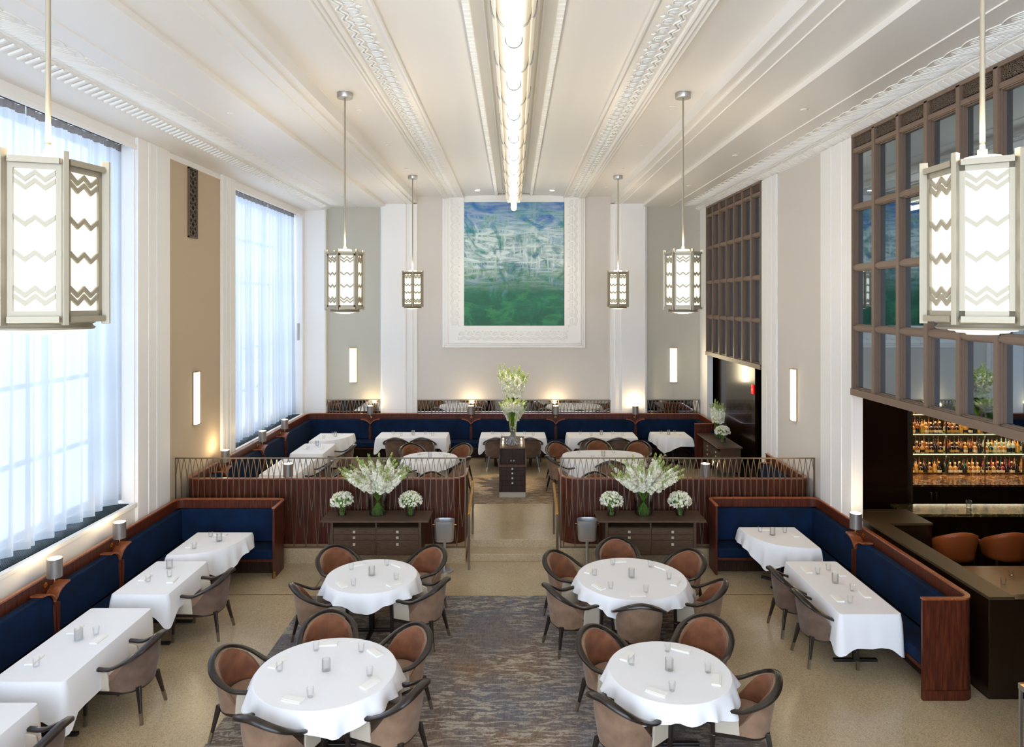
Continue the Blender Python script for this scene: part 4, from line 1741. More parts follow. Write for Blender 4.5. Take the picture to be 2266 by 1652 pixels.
# ---- lower right
t = thing('banquette', 'navy velvet banquette at the lower right, running from the metal screen along the bar ledge', 'banquette', (0, 0, 0))
XQ = 5.17
path = round_path([(3.29, 11.42), (3.29, 11.92), (XQ, 11.92), (XQ, 7.83), (4.57, 7.83)], [0, .14, .16, .16])
shell(t, path, 0, False)
bay(t, (3.325, 11.92), E_, S_, 1.81, 0, 0, 0)
seat_run(t, (3.325, 11.92), E_, S_, 1.40, .56, 0)
DR = 10.27
bay(t, (XQ, 11.89), S_, W_, 11.89 - DR, 0, 1, 0)
bay(t, (XQ, DR), S_, W_, DR - 7.87, 1, 0, 0)
seat_run(t, (XQ, 11.88), S_, W_, 11.88 - 7.87, .53, 0)
divider(t, (XQ, DR), W_, 0)
lamp_at((XQ, DR), W_, 0, 'pewter lamp on the lower right banquette by the bar')
MB().sweep([(-.012, 0), (.0, 0), (.0, .11), (-.012, .11)], round_path([(XQ, 8.4), (XQ, 7.83), (4.57, 7.83)], [0, .16, 0]), False).build('base_band', M['wood'], t, smooth=30)

# ---- platform: left screen + window wall
t = thing('banquette', 'navy velvet banquette of the platform, behind the left metal screen and along the window wall', 'banquette', (0, 0, 0))
path = round_path([(-.84, 12.95), (-.84, 12.17), (XB, 12.17), (XB, 19.33), (-5.25, 19.33)], [0, .28, .16, .22])
shell(t, path, PL, False)
ys = [12.2, 13.45, 15.45, 16.95, 19.30]
xs = [-1.1, -3.97, -5.55]
bay(t, (-1.12, 12.17), W_, N_, 2.85, 0, 1, PL)
bay(t, (-3.97, 12.17), W_, N_, 1.70, 1, 0, PL)
seat_run(t, (-1.12, 12.17), W_, N_, 4.1, .56, PL)
divider(t, (-3.97, 12.17), N_, PL)
for i in range(4):
    bay(t, (XB, ys[i]), N_, E_, ys[i + 1] - ys[i], i > 0, i < 3, PL)
seat_run(t, (XB, 12.2), N_, E_, 7.15, .56, PL)
for y, l in zip(ys[1:4], ('pewter lamp on the platform window banquette, just above the metal screen', 'pewter lamp on the platform window banquette, the middle one', 'pewter lamp on the platform window banquette, the farthest one')):
    divider(t, (XB, y), E_, PL)
    lamp_at((XB, y), E_, PL, l)
lamp_at((-3.97, 12.17), N_, PL, 'pewter lamp seen through the left metal screen')

# ---- platform: end wall
t = thing('banquette', 'long navy velvet banquette along the end wall below the mirrors', 'banquette', (0, 0, 0))
path = round_path([(-5.25, 19.33), (5.12, 19.33), (5.12, 17.65), (4.56, 17.65)], [0, .22, .14])
shell(t, path, PL, False)
xs = [-5.62, -3.93, -1.17, 1.15, 3.33, 5.09]
for i in range(5):
    bay(t, (xs[i], 19.33), E_, S_, xs[i + 1] - xs[i], i > 0, i < 4, PL)
seat_run(t, (-5.0, 19.33), E_, S_, 10.1, .58, PL)
bay(t, (5.12, 19.21), S_, W_, 1.6, 0, 0, PL)
seat_run(t, (5.12, 18.8), S_, W_, 1.1, .54, PL)
for x, l in zip(xs[1:5], ('leftmost pewter lamp on the end wall banquette', 'pewter lamp on the end wall banquette, just left of the podium flowers', 'pewter lamp on the end wall banquette, just right of the podium flowers', 'rightmost pewter lamp on the end wall banquette')):
    divider(t, (x, 19.33), S_, PL)
    lamp_at((x, 19.33), S_, PL, l)

# ---- platform: right screen
t = thing('banquette', 'navy velvet banquette of the platform behind the right metal screen', 'banquette', (0, 0, 0))
path = round_path([(.82, 12.95), (.82, 12.17), (XQ - .03, 12.17), (XQ - .03, 14.2)], [0, .28, .16, .14])
shell(t, path, PL, True)
bay(t, (1.1, 12.17), E_, N_, 2.27, 0, 1, PL)
bay(t, (3.37, 12.17), E_, N_, 1.7, 1, 0, PL)
seat_run(t, (1.1, 12.17), E_, N_, 3.5, .56, PL)
divider(t, (3.37, 12.17), N_, PL)
bay(t, (XQ - .03, 12.2), N_, W_, 2.0, 0, 1, PL)
seat_run(t, (XQ - .03, 12.2), N_, W_, 2.0, .58, PL)
lamp_at((3.37, 12.17), N_, PL, 'pewter lamp seen through the right metal screen')


# ================================================================== woven metal screens
def metal_screen(x0, x1, label):
    t = thing('metal_screen', label, 'screen', (x0, 11.985, PL))
    L = x1 - x0
    H = 1.54
    r = MB()
    r.box(0, L, -.012, .012, H - .018, H)
    r.box(0, L, -.012, .012, 0, .014)
    r.build('rail', M['bronze'], t)
    for x in (0, L):
        MB().box(x - .01, x + .01, -.014, .014, 0, H).build('post', M['bronze'], t)
    n = max(3, round(L / .099))
    p = L / n
    b = MB()
    for i in range(n):
        c = (i + .5) * p
        low = [0, .35, 0, .62][i % 4]
        for s in (-1, 1):
            # bars meet at the top, part to touch the next pair, and close again in a long V
            pts = []
            for k in range(13):
                v = k / 12
                z = H - .01 - v * (H - .02 - low)
                if v < .34:
                    o = .5 * math.sin(v / .34 * PI / 2)
                else:
                    o = .5 * math.cos((v - .34) / .66 * PI / 2) ** .9
                pts.append((c + s * o * p * .98, .004 * s, z))
            b.tube(pts, .0066, 4)
    b.build('woven_bars', M['bronze'], t)
    return t


metal_screen(-5.79, -.83, 'long bronze metal screen of crossing bars on the left of the steps')
metal_screen(.80, 5.14, 'bronze metal screen of crossing bars on the right of the steps')
for x0, x1, l in ((-5.23, -3.68, 'left'), (-2.68, 2.68, 'middle'), (3.70, 5.19, 'right')):
    yy = YB - (.03 if l == 'middle' else 0)
    t = thing('mirror_panel', {'left': 'low barred wall mirror in the left corner of the end wall',
                               'middle': 'long low wall mirror behind crossing metal bars, below the big painting',
                               'right': 'low barred wall mirror in the right corner of the end wall'}[l], 'mirror', (x0, yy, 1.30), 0, 'low mirrors on the end wall')
    L = x1 - x0
    MB().box(0, L, -.012, -.001, 0, .43).build('mirror', M['mirror'], t)
    f = MB()
    f.box(0, L, -.04, -.001, .42, .435)
    f.box(0, .014, -.04, -.001, 0, .435)
    f.box(L - .014, L, -.04, -.001, 0, .435)
    f.build('frame', M['bronze'], t)
    b = MB()
    n = max(3, round(L / .10))
    p = L / n
    for i in range(n):
        c = (i + .5) * p
        for s in (-1, 1):
            b.tube([(c + s * p * .49 * math.sin(k / 6 * PI / 2), -.032 + .004 * s, .425 - k / 6 * .42) for k in range(7)], .0062, 4)
    b.build('woven_bars', M['bronze'], t)


# ================================================================== sideboards
def sideboard_maker():
    """origin at floor, middle of the back; front toward -y"""
    t = thing('sideboard', '', 'sideboard')
    MB().box(-.88, .88, -.58, .0, .875, .905).build('top', M['dark_wood'], t, bevel=.004)
    c = MB()
    c.box(-.745, -.70, -.46, 0, .30, .875)
    c.box(.70, .745, -.46, 0, .30, .875)
    c.box(-.70, .70, -.44, 0, .30, .315)
    c.box(-.70, .70, -.03, 0, .30, .875)
    c.box(-.011, .011, -.45, 0, .30, .875)
    c.box(-.70, .70, -.44, 0, .735, .75)
    c.build('body', M['dark_wood'], t, bevel=.003)
    for s in (-1, 1):
        for z0, z1 in ((.645, .735), (.55, .64), (.315, .545)):
            x0, x1 = (.013, .697) if s > 0 else (-.697, -.013)
            d = MB().box(x0, x1, -.455, -.05, z0, z1).build('drawer', M['dark_wood'], t, bevel=.003)
            zc = (z0 + z1) / 2 if z1 > .6 else .485
            MB().box((x0 + x1) / 2 - .021, (x0 + x1) / 2 + .021, -.475, -.455, zc - .02, zc + .02).build('knob', M['knob'], d, bevel=.003)
    return t


KS = Kind(sideboard_maker)
SBY = 11.93
KS.put((-2.26, SBY, 0), 0, 'dark wood sideboard mounted before the left metal screen, under the flowers', 'sideboards')
KS.put((2.245, SBY, 0), 0, 'dark wood sideboard mounted before the right metal screen, under the flowers', 'sideboards')
KS.put((5.19, 16.75, PL), -PI / 2, 'dark wood sideboard against the right wall of the platform, seen end-on', 'sideboards')


# ================================================================== wine buckets
def bucket_maker():
    t = thing('wine_bucket_stand', '', 'wine bucket')
    MB().lathe([(0, 0), (.15, 0), (.15, .014), (.13, .024), (.03, .03), (0, .03)], 28).build('base', M['steel_bright'], t, smooth=40)
    MB().cyl((0, 0, .02), (0, 0, .50), .026, n=20).build('pole', M['steel_bright'], t, smooth=40)
    def oct_(w_, d, z, n=40):
        return [(w_ * math.copysign(abs(math.cos(2 * PI * i / n)) ** .6, math.cos(2 * PI * i / n)),
                 d * math.copysign(abs(math.sin(2 * PI * i / n)) ** .6, math.sin(2 * PI * i / n)), z) for i in range(n)]
    rings = [oct_(.01, .01, .50), oct_(.145, .11, .50), oct_(.152, .118, .515), oct_(.162, .125, .78), oct_(.166, .129, .80),
             oct_(.166, .129, .835), oct_(.160, .123, .835), oct_(.155, .118, .80), oct_(.14, .105, .52), oct_(.01, .01, .515)]
    b = MB()
    n = 40
    b.grid(lambda i, j: rings[j][i], n, len(rings), True)
    b.build('bucket', M['steel_bright'], t, smooth=40)
    for s in (-1, 1):
        MB().lathe([(0, -.012), (.013, 0), (0, .012)], 10, (s * .19, 0, .76)).build('knob', M['brass'], t, smooth=True)
        MB().cyl((s * .16, 0, .76), (s * .185, 0, .76), .005, n=8).build('knob_pin', M['brass'], t)
    return t


KB = Kind(bucket_maker)
KB.put((-1.15, 11.62, 0), 0, 'metal wine bucket on a stand, left of the steps', 'wine buckets by the steps')
KB.put((1.22, 11.66, 0), 0, 'metal wine bucket on a stand, right of the steps', 'wine buckets by the steps')


# ================================================================== handrails
def rail_maker():
    t = thing('handrail', '', 'handrail')
    MB().box(-.018, .018, 11.64, 11.68, 0, .915).build('post', M['bronze'], t)
    MB().box(-.018, .018, 12.68, 12.72, PL, PL + .90).build('post', M['bronze'], t)
    r = MB()
    r.beam((0, 11.63, .925), (0, 12.73, PL + .915), .045, .022)
    r.build('rail', M['brass'], t, bevel=.004)
    return t


KR = Kind(rail_maker)
KR.put((-.745, 0, 0), 0, 'slim brass handrail on the left side of the steps', 'handrails at the steps')
KR.put((.725, 0, 0), 0, 'slim brass handrail on the right side of the steps', 'handrails at the steps')

# ================================================================== rugs
o = MB().box(-3.10, 2.54, 4.2, 10.60, 0, .010).build('rug', M['rug'], bevel=.003)
tag(o, 'large grey-brown rug with cream brush-like streaks under the round tables', 'rug')
o = MB().box(-2.75, 2.75, 14.60, 16.75, PL, PL + .010).build('rug', M['rug2'], bevel=.003)
tag(o, 'brown woven rug on the platform under the podium', 'rug')

# ================================================================== host podium
t = thing('podium', 'dark wood podium with small square knobs standing on the platform in the centre aisle', 'podium', (-.03, 15.02, PL + .010))
MB().box(-.28, .28, .01, 1.33, 0, .115).build('plinth', M['skirt'], t)
MB().box(-.285, .285, .0, 1.34, .115, .665).build('lower_cabinet', M['black_wood'], t, bevel=.003)
MB().box(-.305, .305, -.03, 1.36, .665, .70).build('ledge', M['dark_wood'], t, bevel=.003)
for s in (-1, 1):
    MB().beam((s * .275, .08, .70), (s * .265, .08, 1.03), .025, .14, (0, 1, 0), 1).build('side_board', M['black_wood'], t)
MB().box(-.265, .265, .10, 1.34, .70, 1.03).build('upper_cabinet', M['black_wood'], t, bevel=.003)
for s in (-1, 1):
    d = MB().box(min(s * .003, s * .25), max(s * .003, s * .25), .085, .10, .705, 1.02).build('door', M['black_wood'], t, bevel=.002)
    MB().box(s * .03 - .012, s * .03 + .012, .07, .085, .76, .785).build('knob', M['silver'], d)
MB().box(-.275, .275, .06, 1.36, 1.03, 1.055).build('top', M['dark_wood'], t, bevel=.003)
for i, (z0, z1) in enumerate(((.58, .66), (.475, .575), (.37, .47), (.265, .365), (.12, .26))):
    d = MB().box(-.245, .245, -.012, .0, z0, z1).build('drawer', M['black_wood'], t, bevel=.002)
    if i < 4:
        MB().box(-.018, .018, -.03, -.012, (z0 + z1) / 2 - .016, (z0 + z1) / 2 + .018).build('knob', M['silver'], d)
PTOP = PL + .010 + 1.055


def tea_maker():
    t = thing('tealight', '', 'candle')
    MB().lathe([(0, .002), (.022, .002), (.03, .03), (.027, .03), (.02, .006), (0, .006)], 16).build('holder', M['votive'], t, smooth=40)
    MB().lathe([(0, .018), (.02, .018), (.004, .034), (0, .04)], 12).build('flame', M['bulb'], t)
    return t


KTe = Kind(tea_maker)
for x, wx in ((-.21, 'left'), (.20, 'right')):
    for y, wy in ((.42, 'front'), (.62, 'middle'), (.95, 'rear')):
        KTe.put((x - .03, 15.02 + y, PTOP), 0, 'small lit tealight on the podium top, %s of the %s row' % (wy, wx), 'tealights on the podium')
# ================================================================== flowers
def petal_cluster(b, c, r, rnd):
    """a small blossom: five tilted petals around c"""
    c = Vector(c)
    ax = Vector((rnd.uniform(-1, 1), rnd.uniform(-1, 1), rnd.uniform(-.2, 1))).normalized()
    a = ax.orthogonal().normalized()
    d = ax.cross(a)
    for k in range(5):
        t = 2 * PI * k / 5
        o = a * math.cos(t) + d * math.sin(t)
        q = a * -math.sin(t) + d * math.cos(t)
        b.add([c, c + o * r * .7 + q * r * .42 + ax * r * .2, c + o * r * 1.05 + ax * r * .35, c + o * r * .7 - q * r * .42 + ax * r * .2], [(0, 1, 2, 3)])


def spike_meshes(L, seed, fat=1.0):
    """a delphinium spike along +z: white blossoms, greenish buds at the tip, stem below"""
    rnd = random.Random(seed)
    w_, g = MB(), MB()
    n = int(230 * L / .5)
    for i in range(n):
        t = rnd.random()
        z = L * t
        r = .047 * fat * (1 - t * .72)
        a = rnd.uniform(0, 2 * PI)
        c = (r * math.cos(a), r * math.sin(a), z)
        if t > .80 - rnd.random() * .22:
            g.lathe([(0, -.009), (.007, 0), (0, .011)], 5, c)
        else:
            petal_cluster(w_, c, .028 * (1.1 - t * .4), rnd)
            if rnd.random() < .30:
                g.lathe([(0, -.009), (.006, 0), (0, .01)], 4, c)
    return w_, g


def make_spikes(mkey):
    out = []
    for i, (L, f) in enumerate(((.50, 1.0), (.42, 1.1), (.56, .9))):
        w_, g = spike_meshes(L, i + 3, f)
        out.append((w_, g, L))
    return out


SPK = make_spikes('petal')
_sp_cache = {}


def spike(parent, base, tip_dir, k, scale=1.0, foot=None):
    """place spike k with its base at base pointing along tip_dir, and its green stem down to foot"""
    w_, g, L = SPK[k]
    d = Vector(tip_dir).normalized()
    q = Vector((0, 0, 1)).rotation_difference(d)
    if k not in _sp_cache:
        c_ = MB()
        c_.add(w_.v, w_.f)
        nb = len(w_.f)
        c_.add(g.v, g.f)
        o = c_.build('flower_spike', M['petal'], parent)
        o.data.materials.append(M['bud'])
        for i_, pg in enumerate(o.data.polygons):
            pg.material_index = 1 if i_ >= nb else 0
        _sp_cache[k] = o.data
    else:
        o = bpy.data.objects.new('flower_spike', _sp_cache[k])
        COL.objects.link(o)
        o.parent = parent
    o.location = base
    o.rotation_mode = 'QUATERNION'
    o.rotation_quaternion = q
    o.scale = (scale,) * 3
    return o


def bouquet(name, label, loc, seed, n, rim, rim_z, foot_z, spread, length, up, sc=1.0, group=None, twist=.8, kinds=(0, 1, 2)):
    """spikes fanning out of a vase; stems cross down into the water"""
    rnd = random.Random(seed)
    t = thing(name, label, 'flowers', loc, 0, group)
    st = MB()
    for i in range(n):
        a = 2 * PI * i / n + rnd.uniform(-.2, .2)
        rr = (i % 3 + 1) / 3
        s_ = spread * rr * rnd.uniform(.8, 1.05)
        d = Vector((math.cos(a) * s_, math.sin(a) * s_ * .8, up)).normalized()
        p = Vector((math.cos(a) * rim * rr * .8, math.sin(a) * rim * rr * .8, rim_z))
        b0 = p + d * length * rnd.uniform(.1, .5)
        k = rnd.choice(kinds)
        spike(t, b0, d + Vector((0, 0, .12)), k, sc * rnd.uniform(.85, 1.1))
        f = Vector((-math.cos(a) * rim * rr * twist, -math.sin(a) * rim * rr * twist, foot_z))
        st.tube([f, p, b0], .0045, 5)
    # leaves
    for i in range(n):
        a = rnd.uniform(0, 2 * PI)
        p = Vector((math.cos(a) * rim * .7, math.sin(a) * rim * .7, rim_z + rnd.uniform(-.02, .10)))
        q = p + Vector((math.cos(a) * .08, math.sin(a) * .08, .04))
        e = Vector((-math.sin(a), math.cos(a), 0)) * .014
        st.add([p, (p + q) / 2 + e, q, (p + q) / 2 - e], [(0, 1, 2, 3)])
    st.build('stems', M['stem'], t, smooth=60)
    return t


def posy(label, loc, seed, R, zc, foot_z, group):
    """round low bouquet of small white flowers"""
    rnd = random.Random(seed)
    t = thing('posy', label, 'flowers', loc, 0, group)
    b, g = MB(), MB()
    for i in range(420):
        v = Vector((rnd.gauss(0, 1), rnd.gauss(0, 1), rnd.gauss(0, 1))).normalized()
        if v.z < -.45:
            v.z *= -1
        r = R * rnd.uniform(.82, 1.06)
        c = (v.x * r, v.y * r, zc + v.z * r * .78)
        if rnd.random() < .86:
            petal_cluster(b, c, .021, rnd)
        else:
            g.lathe([(0, -.01), (.009, 0), (0, .01)], 5, c)
    g.lathe([(0, -.6 * R), (.6 * R, -.35 * R), (.75 * R, 0), (.5 * R, .45 * R), (0, .55 * R)], 12, (0, 0, zc))
    for i in range(16):
        a = i * 2.4
        g.tube([(.03 * math.cos(a + 2), .03 * math.sin(a + 2), foot_z), (.05 * math.cos(a), .05 * math.sin(a), zc - R * .4)], .004, 4)
    b.build('blossoms', M['petal'], t)
    g.build('stems', M['stem'], t, smooth=50)
    return t


def cyl_vase(name, label, loc, r0, r1, h, group):
    t = thing(name, label, 'vase', loc, 0, group)
    MB().lathe([(0, .001), (r0, .001), (r1, h), (r1 - .006, h), (r0 - .006, .012), (0, .012)], 32).build('glass', M['glass'], t, smooth=40)
    MB().lathe([(0, .013), (r0 - .008, .013), (r0 + (r1 - r0) * .55 - .008, h * .6), (0, h * .6)], 28).build('water', thin_glass('water_' + name, (.93, .97, .9, 1), 1), t, smooth=40)
    return t


ST = .906
for sx, wd in ((-2.26, 'left'), (2.245, 'right')):
    vx = -2.275 if sx < 0 else 2.17
    cyl_vase('flower_vase', 'tall clear glass vase on the %s sideboard' % wd, (vx, 11.72, ST), .145, .17, .40, 'tall vases on the sideboards')
    bouquet('delphinium_bouquet', 'big fan of white delphiniums on the %s sideboard' % wd, (vx, 11.72, ST), 11 if sx < 0 else 12, 36, .15, .40, .02,
            1.25, .30, .58, 1.0, 'delphinium bouquets on the sideboards')
    for q, wq in ((-.62, 'left'), (.52, 'right')):
        px_ = sx + q + (.02 if sx < 0 else .0)
        cyl_vase('small_vase', 'small round glass vase at the %s end of the %s sideboard' % (wq, wd), (px_, 11.66, ST), .075, .085, .14, 'small vases on the sideboards')
        posy('round posy of small white flowers at the %s end of the %s sideboard' % (wq, wd), (px_, 11.66, ST), int(sx * 10 + q * 7) + 60, .185, .235, .015, 'posies on the sideboards')

# right wall sideboard
cyl_vase('flower_vase', 'clear vase on the sideboard by the dark passage, the rear one', (4.95, 17.0, 1.156), .09, .10, .34, 'vases on the right wall sideboard')
bouquet('stock_bouquet', 'tall white flowers on the sideboard by the dark passage', (4.95, 17.0, 1.156), 21, 22, .085, .34, .02, .28, .18, .9, .85, None, .6)
cyl_vase('small_vase', 'small vase on the sideboard by the dark passage, the front one', (4.90, 16.45, 1.156), .07, .075, .16, 'vases on the right wall sideboard')
posy('round white posy on the sideboard by the dark passage', (4.90, 16.45, 1.156), 23, .17, .25, .015, None)


# podium: footed trumpet vases
def trumpet_vase(label, loc, H, r, footed, group):
    t = thing('trumpet_vase', label, 'vase', loc, 0, group)
    if footed:
        b = MB()
        for i in range(12):
            a = 2 * PI * i / 12
            pts = [((.012 + .12 * k ** 2.2) * math.cos(a + .25 * k), (.012 + .12 * k ** 2.2) * math.sin(a + .25 * k), .30 * (1 - k)) for k in [j / 7 for j in range(8)]]
            b.tube(pts, [.006 + .004 * k for k in range(8)], 6)
        b.build('crystal_feet', M['votive'], t, smooth=True)
        z0 = .30
        MB().lathe([(0, z0 - .03), (.028, z0 - .02), (.034, z0 + .015), (.02, z0 + .04), (.03, z0 + .06), (0, z0 + .06)], 16).build('knop', M['votive'], t, smooth=True)
        z0 += .05
    else:
        z0 = .0
    MB().lathe([(0, z0 + .004), (r * .35, z0 + .004), (r * .6, z0 + .05), (r * .78, z0 + H * .5), (r, z0 + H), (r - .005, z0 + H), (r * .74, z0 + H * .5), (r * .5, z0 + .06), (0, z0 + .02)], 32).build('glass', M['glass'], t, smooth=50)
    MB().lathe([(0, z0 + .03), (r * .5, z0 + .07), (r * .72, z0 + H * .5), (r * .84, z0 + H * .75), (0, z0 + H * .75)], 24).build('water', thin_glass('green_water', (.90, 1, .45, 1), .7), t, smooth=50)
    return z0


z0 = trumpet_vase('footed crystal vase of yellow-green water at the front of the podium', (-.03, 15.42, PTOP), .40, .105, True, 'vases on the podium')
bouquet('delphinium_bouquet', 'low rounded bunch of white delphiniums at the front of the podium', (-.03, 15.42, PTOP), 31, 46, .10, z0 + .38, z0 + .06, .85, .12, .55, .62, 'bouquets on the podium', .3, (1, 1, 0))
z0 = trumpet_vase('tall glass vase in the middle of the podium behind the footed crystal vase', (-.02, 15.80, PTOP), .72, .13, True, 'vases on the podium')
bouquet('delphinium_bouquet', 'tallest plume of white delphiniums rising from the middle of the podium', (-.02, 15.80, PTOP), 32, 56, .14, z0 + .62, z0 + .08, .52, .34, .95, 1.05, 'bouquets on the podium', .4)
z0 = trumpet_vase('glass vase at the back of the podium, hidden behind the tall plume', (-.02, 16.18, PTOP), .42, .11, False, 'vases on the podium')
bouquet('delphinium_bouquet', 'smaller bunch of white delphiniums at the back of the podium', (-.02, 16.18, PTOP), 33, 24, .09, .40, .05, .6, .10, .62, .85, 'bouquets on the podium', .3)
light('SPOT', 'flower_spotlight', (.60, 14.9, 7.40), 1300, (1, .88, .62), .06, rot=Vector((-.62, .85, -4.9)).to_track_quat('-Z', 'Y').to_euler(), spot=.30)
# ================================================================== pendant lanterns
def lantern_maker():
    """origin at the middle of the lantern; hexagon with corners at k*60 degrees"""
    t = thing('lantern', '', 'pendant lamp')
    R, H = .245, .755
    zb, zt = -H / 2, H / 2
    V = [(R * math.cos(k * PI / 3), R * math.sin(k * PI / 3)) for k in range(6)]
    MB().cyl((0, 0, zt + .03), (0, 0, 2.62), .0125, n=12).build('rod', M['lantern'], t, smooth=40)
    MB().lathe([(0, 2.56), (.105, 2.56), (.11, 2.57), (.11, 2.63), (0, 2.63)], 28).build('canopy', M['silver'], t, smooth=40)
    MB().lathe([(0, zt + .015), (.085, zt + .015), (.095, zt + .03), (.095, zt + .05), (.085, zt + .06), (0, zt + .06)], 28).build('top_glass', M['lamp_glass'], t, smooth=40)
    MB().lathe([(0, zt + .05), (.022, zt + .05), (.022, zt + .10), (0, zt + .10)], 16).build('socket', M['lantern'], t, smooth=40)
    for k in range(6):
        x, y = V[k]
        p = MB()
        i0 = 0
        p.box(R - .004, R + .034, -.012, .012, zb - .035, zt + .055)
        p.rot(0, k * PI / 3)
        p.build('post', M['lantern'], t, bevel=.002)
    for nm, z0, z1 in (('top_rim', zt - .008, zt + .022), ('bottom_rim', zb - .022, zb + .008)):
        b = MB()
        for k in range(6):
            a, c = Vector(V[k]), Vector(V[(k + 1) % 6])
            d = (c - a).normalized()
            n = Vector((d.y, -d.x))
            if n.dot(a) < 0:
                n = -n
            a2, c2 = a + d * .014 + n * .012, c - d * .014 + n * .012
            b.beam((a2.x, a2.y, (z0 + z1) / 2), (c2.x, c2.y, (z0 + z1) / 2), .03, z1 - z0)
        b.build(nm, M['lantern'], t)
    for k in range(6):
        a, c = Vector(V[k]), Vector(V[(k + 1) % 6])
        d = (c - a).normalized()
        n = Vector((d.y, -d.x))
        if n.dot(a) < 0:
            n = -n
        w_ = (c - a).length
        def P(u, o, z):
            q = a + d * u + n * o
            return (q.x, q.y, z)
        def bx(mb, u0, u1, o0, o1, z0, z1):
            vs = [P(u, o, z) for z in (z0, z1) for u, o in ((u0, o0), (u1, o0), (u1, o1), (u0, o1))]
            mb.add(vs, [(0, 3, 2, 1), (4, 5, 6, 7), (0, 1, 5, 4), (1, 2, 6, 5), (2, 3, 7, 6), (3, 0, 4, 7)])
        g = MB()
        bx(g, .012, w_ - .012, -.012, -.006, zb, zt)
        go = g.build('glass_panel', M['lamp_glass'], t)
        f = MB()
        s = .024
        bx(f, .01, .01 + s, -.006, .006, zb, zt)
        bx(f, w_ - .01 - s, w_ - .01, -.006, .006, zb, zt)
        bx(f, .01, w_ - .01, -.006, .006, zb, zb + .034)
        bx(f, .01, w_ - .01, -.006, .006, zt - .034, zt)
        # zigzag bars
        u0, u1 = .012 + s, w_ - .012 - s
        wd = u1 - u0
        hz = .036
        th = .025
        for zc in (zt - .068, zt - .108, zt - .285, zt - .455, zb + .128, zb + .088):
            us = [0, .26, .5, .74, 1]
            zs = [hz * .5, -hz * .5, hz * .5, -hz * .5, hz * .5]
            for i in range(4):
                q0, q1 = u0 + wd * us[i], u0 + wd * us[i + 1]
                za, zc2 = zc + zs[i], zc + zs[i + 1]
                vs = [P(q0, -.006, za - th / 2), P(q1, -.006, zc2 - th / 2), P(q1, .005, zc2 - th / 2), P(q0, .005, za - th / 2),
                      P(q0, -.006, za + th / 2), P(q1, -.006, zc2 + th / 2), P(q1, .005, zc2 + th / 2), P(q0, .005, za + th / 2)]
                f.add(vs, [(0, 3, 2, 1), (4, 5, 6, 7), (0, 1, 5, 4), (1, 2, 6, 5), (2, 3, 7, 6), (3, 0, 4, 7)])
        f.build('zigzag_frame', M['lantern'], go)
    MB().lathe([(0, zb - .02), (.205, zb - .02), (.21, zb - .028), (.195, zb - .034), (.2, zb - .045), (.21, zb - .05), (.205, zb - .06), (.16, zb - .062), (.155, zb - .05)], 36).build('bottom_ring', M['lantern'], t, smooth=40)
    MB().lathe([(.155, zb - .055), (.15, zb - .068), (.12, zb - .07), (.115, zb - .078), (.075, zb - .08), (.07, zb - .088), (0, zb - .09)], 30).build('bottom_glass', M['lamp_glass'], t, smooth=30)
    light('POINT', 'lantern_light', (0, 0, zt + .13), 50, (1, .85, .62), .05, parent=t)
    return t


KP = Kind(lantern_maker)
ZL = 4.75
for x, y, rot, lb in ((-2.38, 3.58, 19, 'large lantern nearest the viewer, at the left edge before the curtain'),
                      (2.395, 3.58, 31, 'large lantern nearest the viewer, at the right edge before the brown screen'),
                      (-2.375, 9.85, 21, 'left lantern of the middle pair, hanging before the left end of the back wall'),
                      (2.38, 9.85, 46, 'right lantern of the middle pair, hanging before the right end of the back wall'),
                      (-2.355, 16.3, 39, 'small-looking far lantern left of the painting'),
                      (2.425, 16.3, 22, 'small-looking far lantern right of the painting')):
    KP.put((x, y, ZL), math.radians(rot), 'hexagonal %s' % lb, 'hexagonal pendant lanterns')

# ================================================================== long stepped tube light on the ceiling
t = thing('tube_chandelier', 'long stepped glass tube light running along the middle of the ceiling', 'ceiling light', (0, 0, 0))
Y0, DY, NS = 6.60 - 1.3 * 6, 1.317, 15
hz = EYE
YE = 18.43
for s in (-1, 1):
    for nm, x0, x1, z0, z1, mt in (('side_glass', .055, .168, 7.05, 7.38, 'tube_side'), ('outer_glass', .165, .215, 7.13, 7.44, 'tube_side')):
        b = MB()
        # quarter-round section bulging downwards and outwards
        def S(i, x0=x0, x1=x1, z0=z0, z1=z1):
            a = PI / 2 * i / 8
            return (s * (x0 + (x1 - x0) * math.sin(a)), z0 + (z1 - z0) * (1 - math.cos(a)) * .55)
        secs = [S(i) for i in range(9)] + [(s * x1, z1)]
        b.grid(lambda i, j: (secs[i][0], [-2.0, YE - (.05 if nm == 'side_glass' else .12)][j], secs[i][1]), 10, 2)
        b.build(nm, M[mt], t, smooth=50)
ends = MB()
ends.box(-.165, .165, YE - .06, YE - .05, 7.06, 7.42)
ends.box(-.215, .215, YE - .13, YE - .12, 7.15, 7.46)
ends.build('end_cap', M['tube_side'], t)
MB().box(-.20, .20, -2, YE - .2, 7.44, 7.49).build('backplate', M['relief'], t)
RT = .072
zc = EYE + 2.40 + RT
for k in range(3, 19):
    ya = 6.60 + DY * (k - 9)
    yb_ = ya + DY
    if ya > YE:
        break
    yb_ = min(yb_, YE + .06)
    b = MB()
    n = 12
    b.grid(lambda i, j: (RT * math.sin(-PI / 2 * 1.25 + PI * 1.25 * i / n), [ya + .012, yb_ - .004][j], zc - RT * math.cos(-PI / 2 * 1.25 + PI * 1.25 * i / n)), n + 1, 2)
    if yb_ >= YE:
        b.lathe([(0, .02), (RT * .7, .015), (RT, 0)], 20)
        i0 = len(b.v) - 60
        for i in range(i0, len(b.v)):
            x, y, z = b.v[i]
            b.v[i] = (x, yb_ + z, zc + y)
    b.build('tube_segment', M['tube'], t, smooth=50)
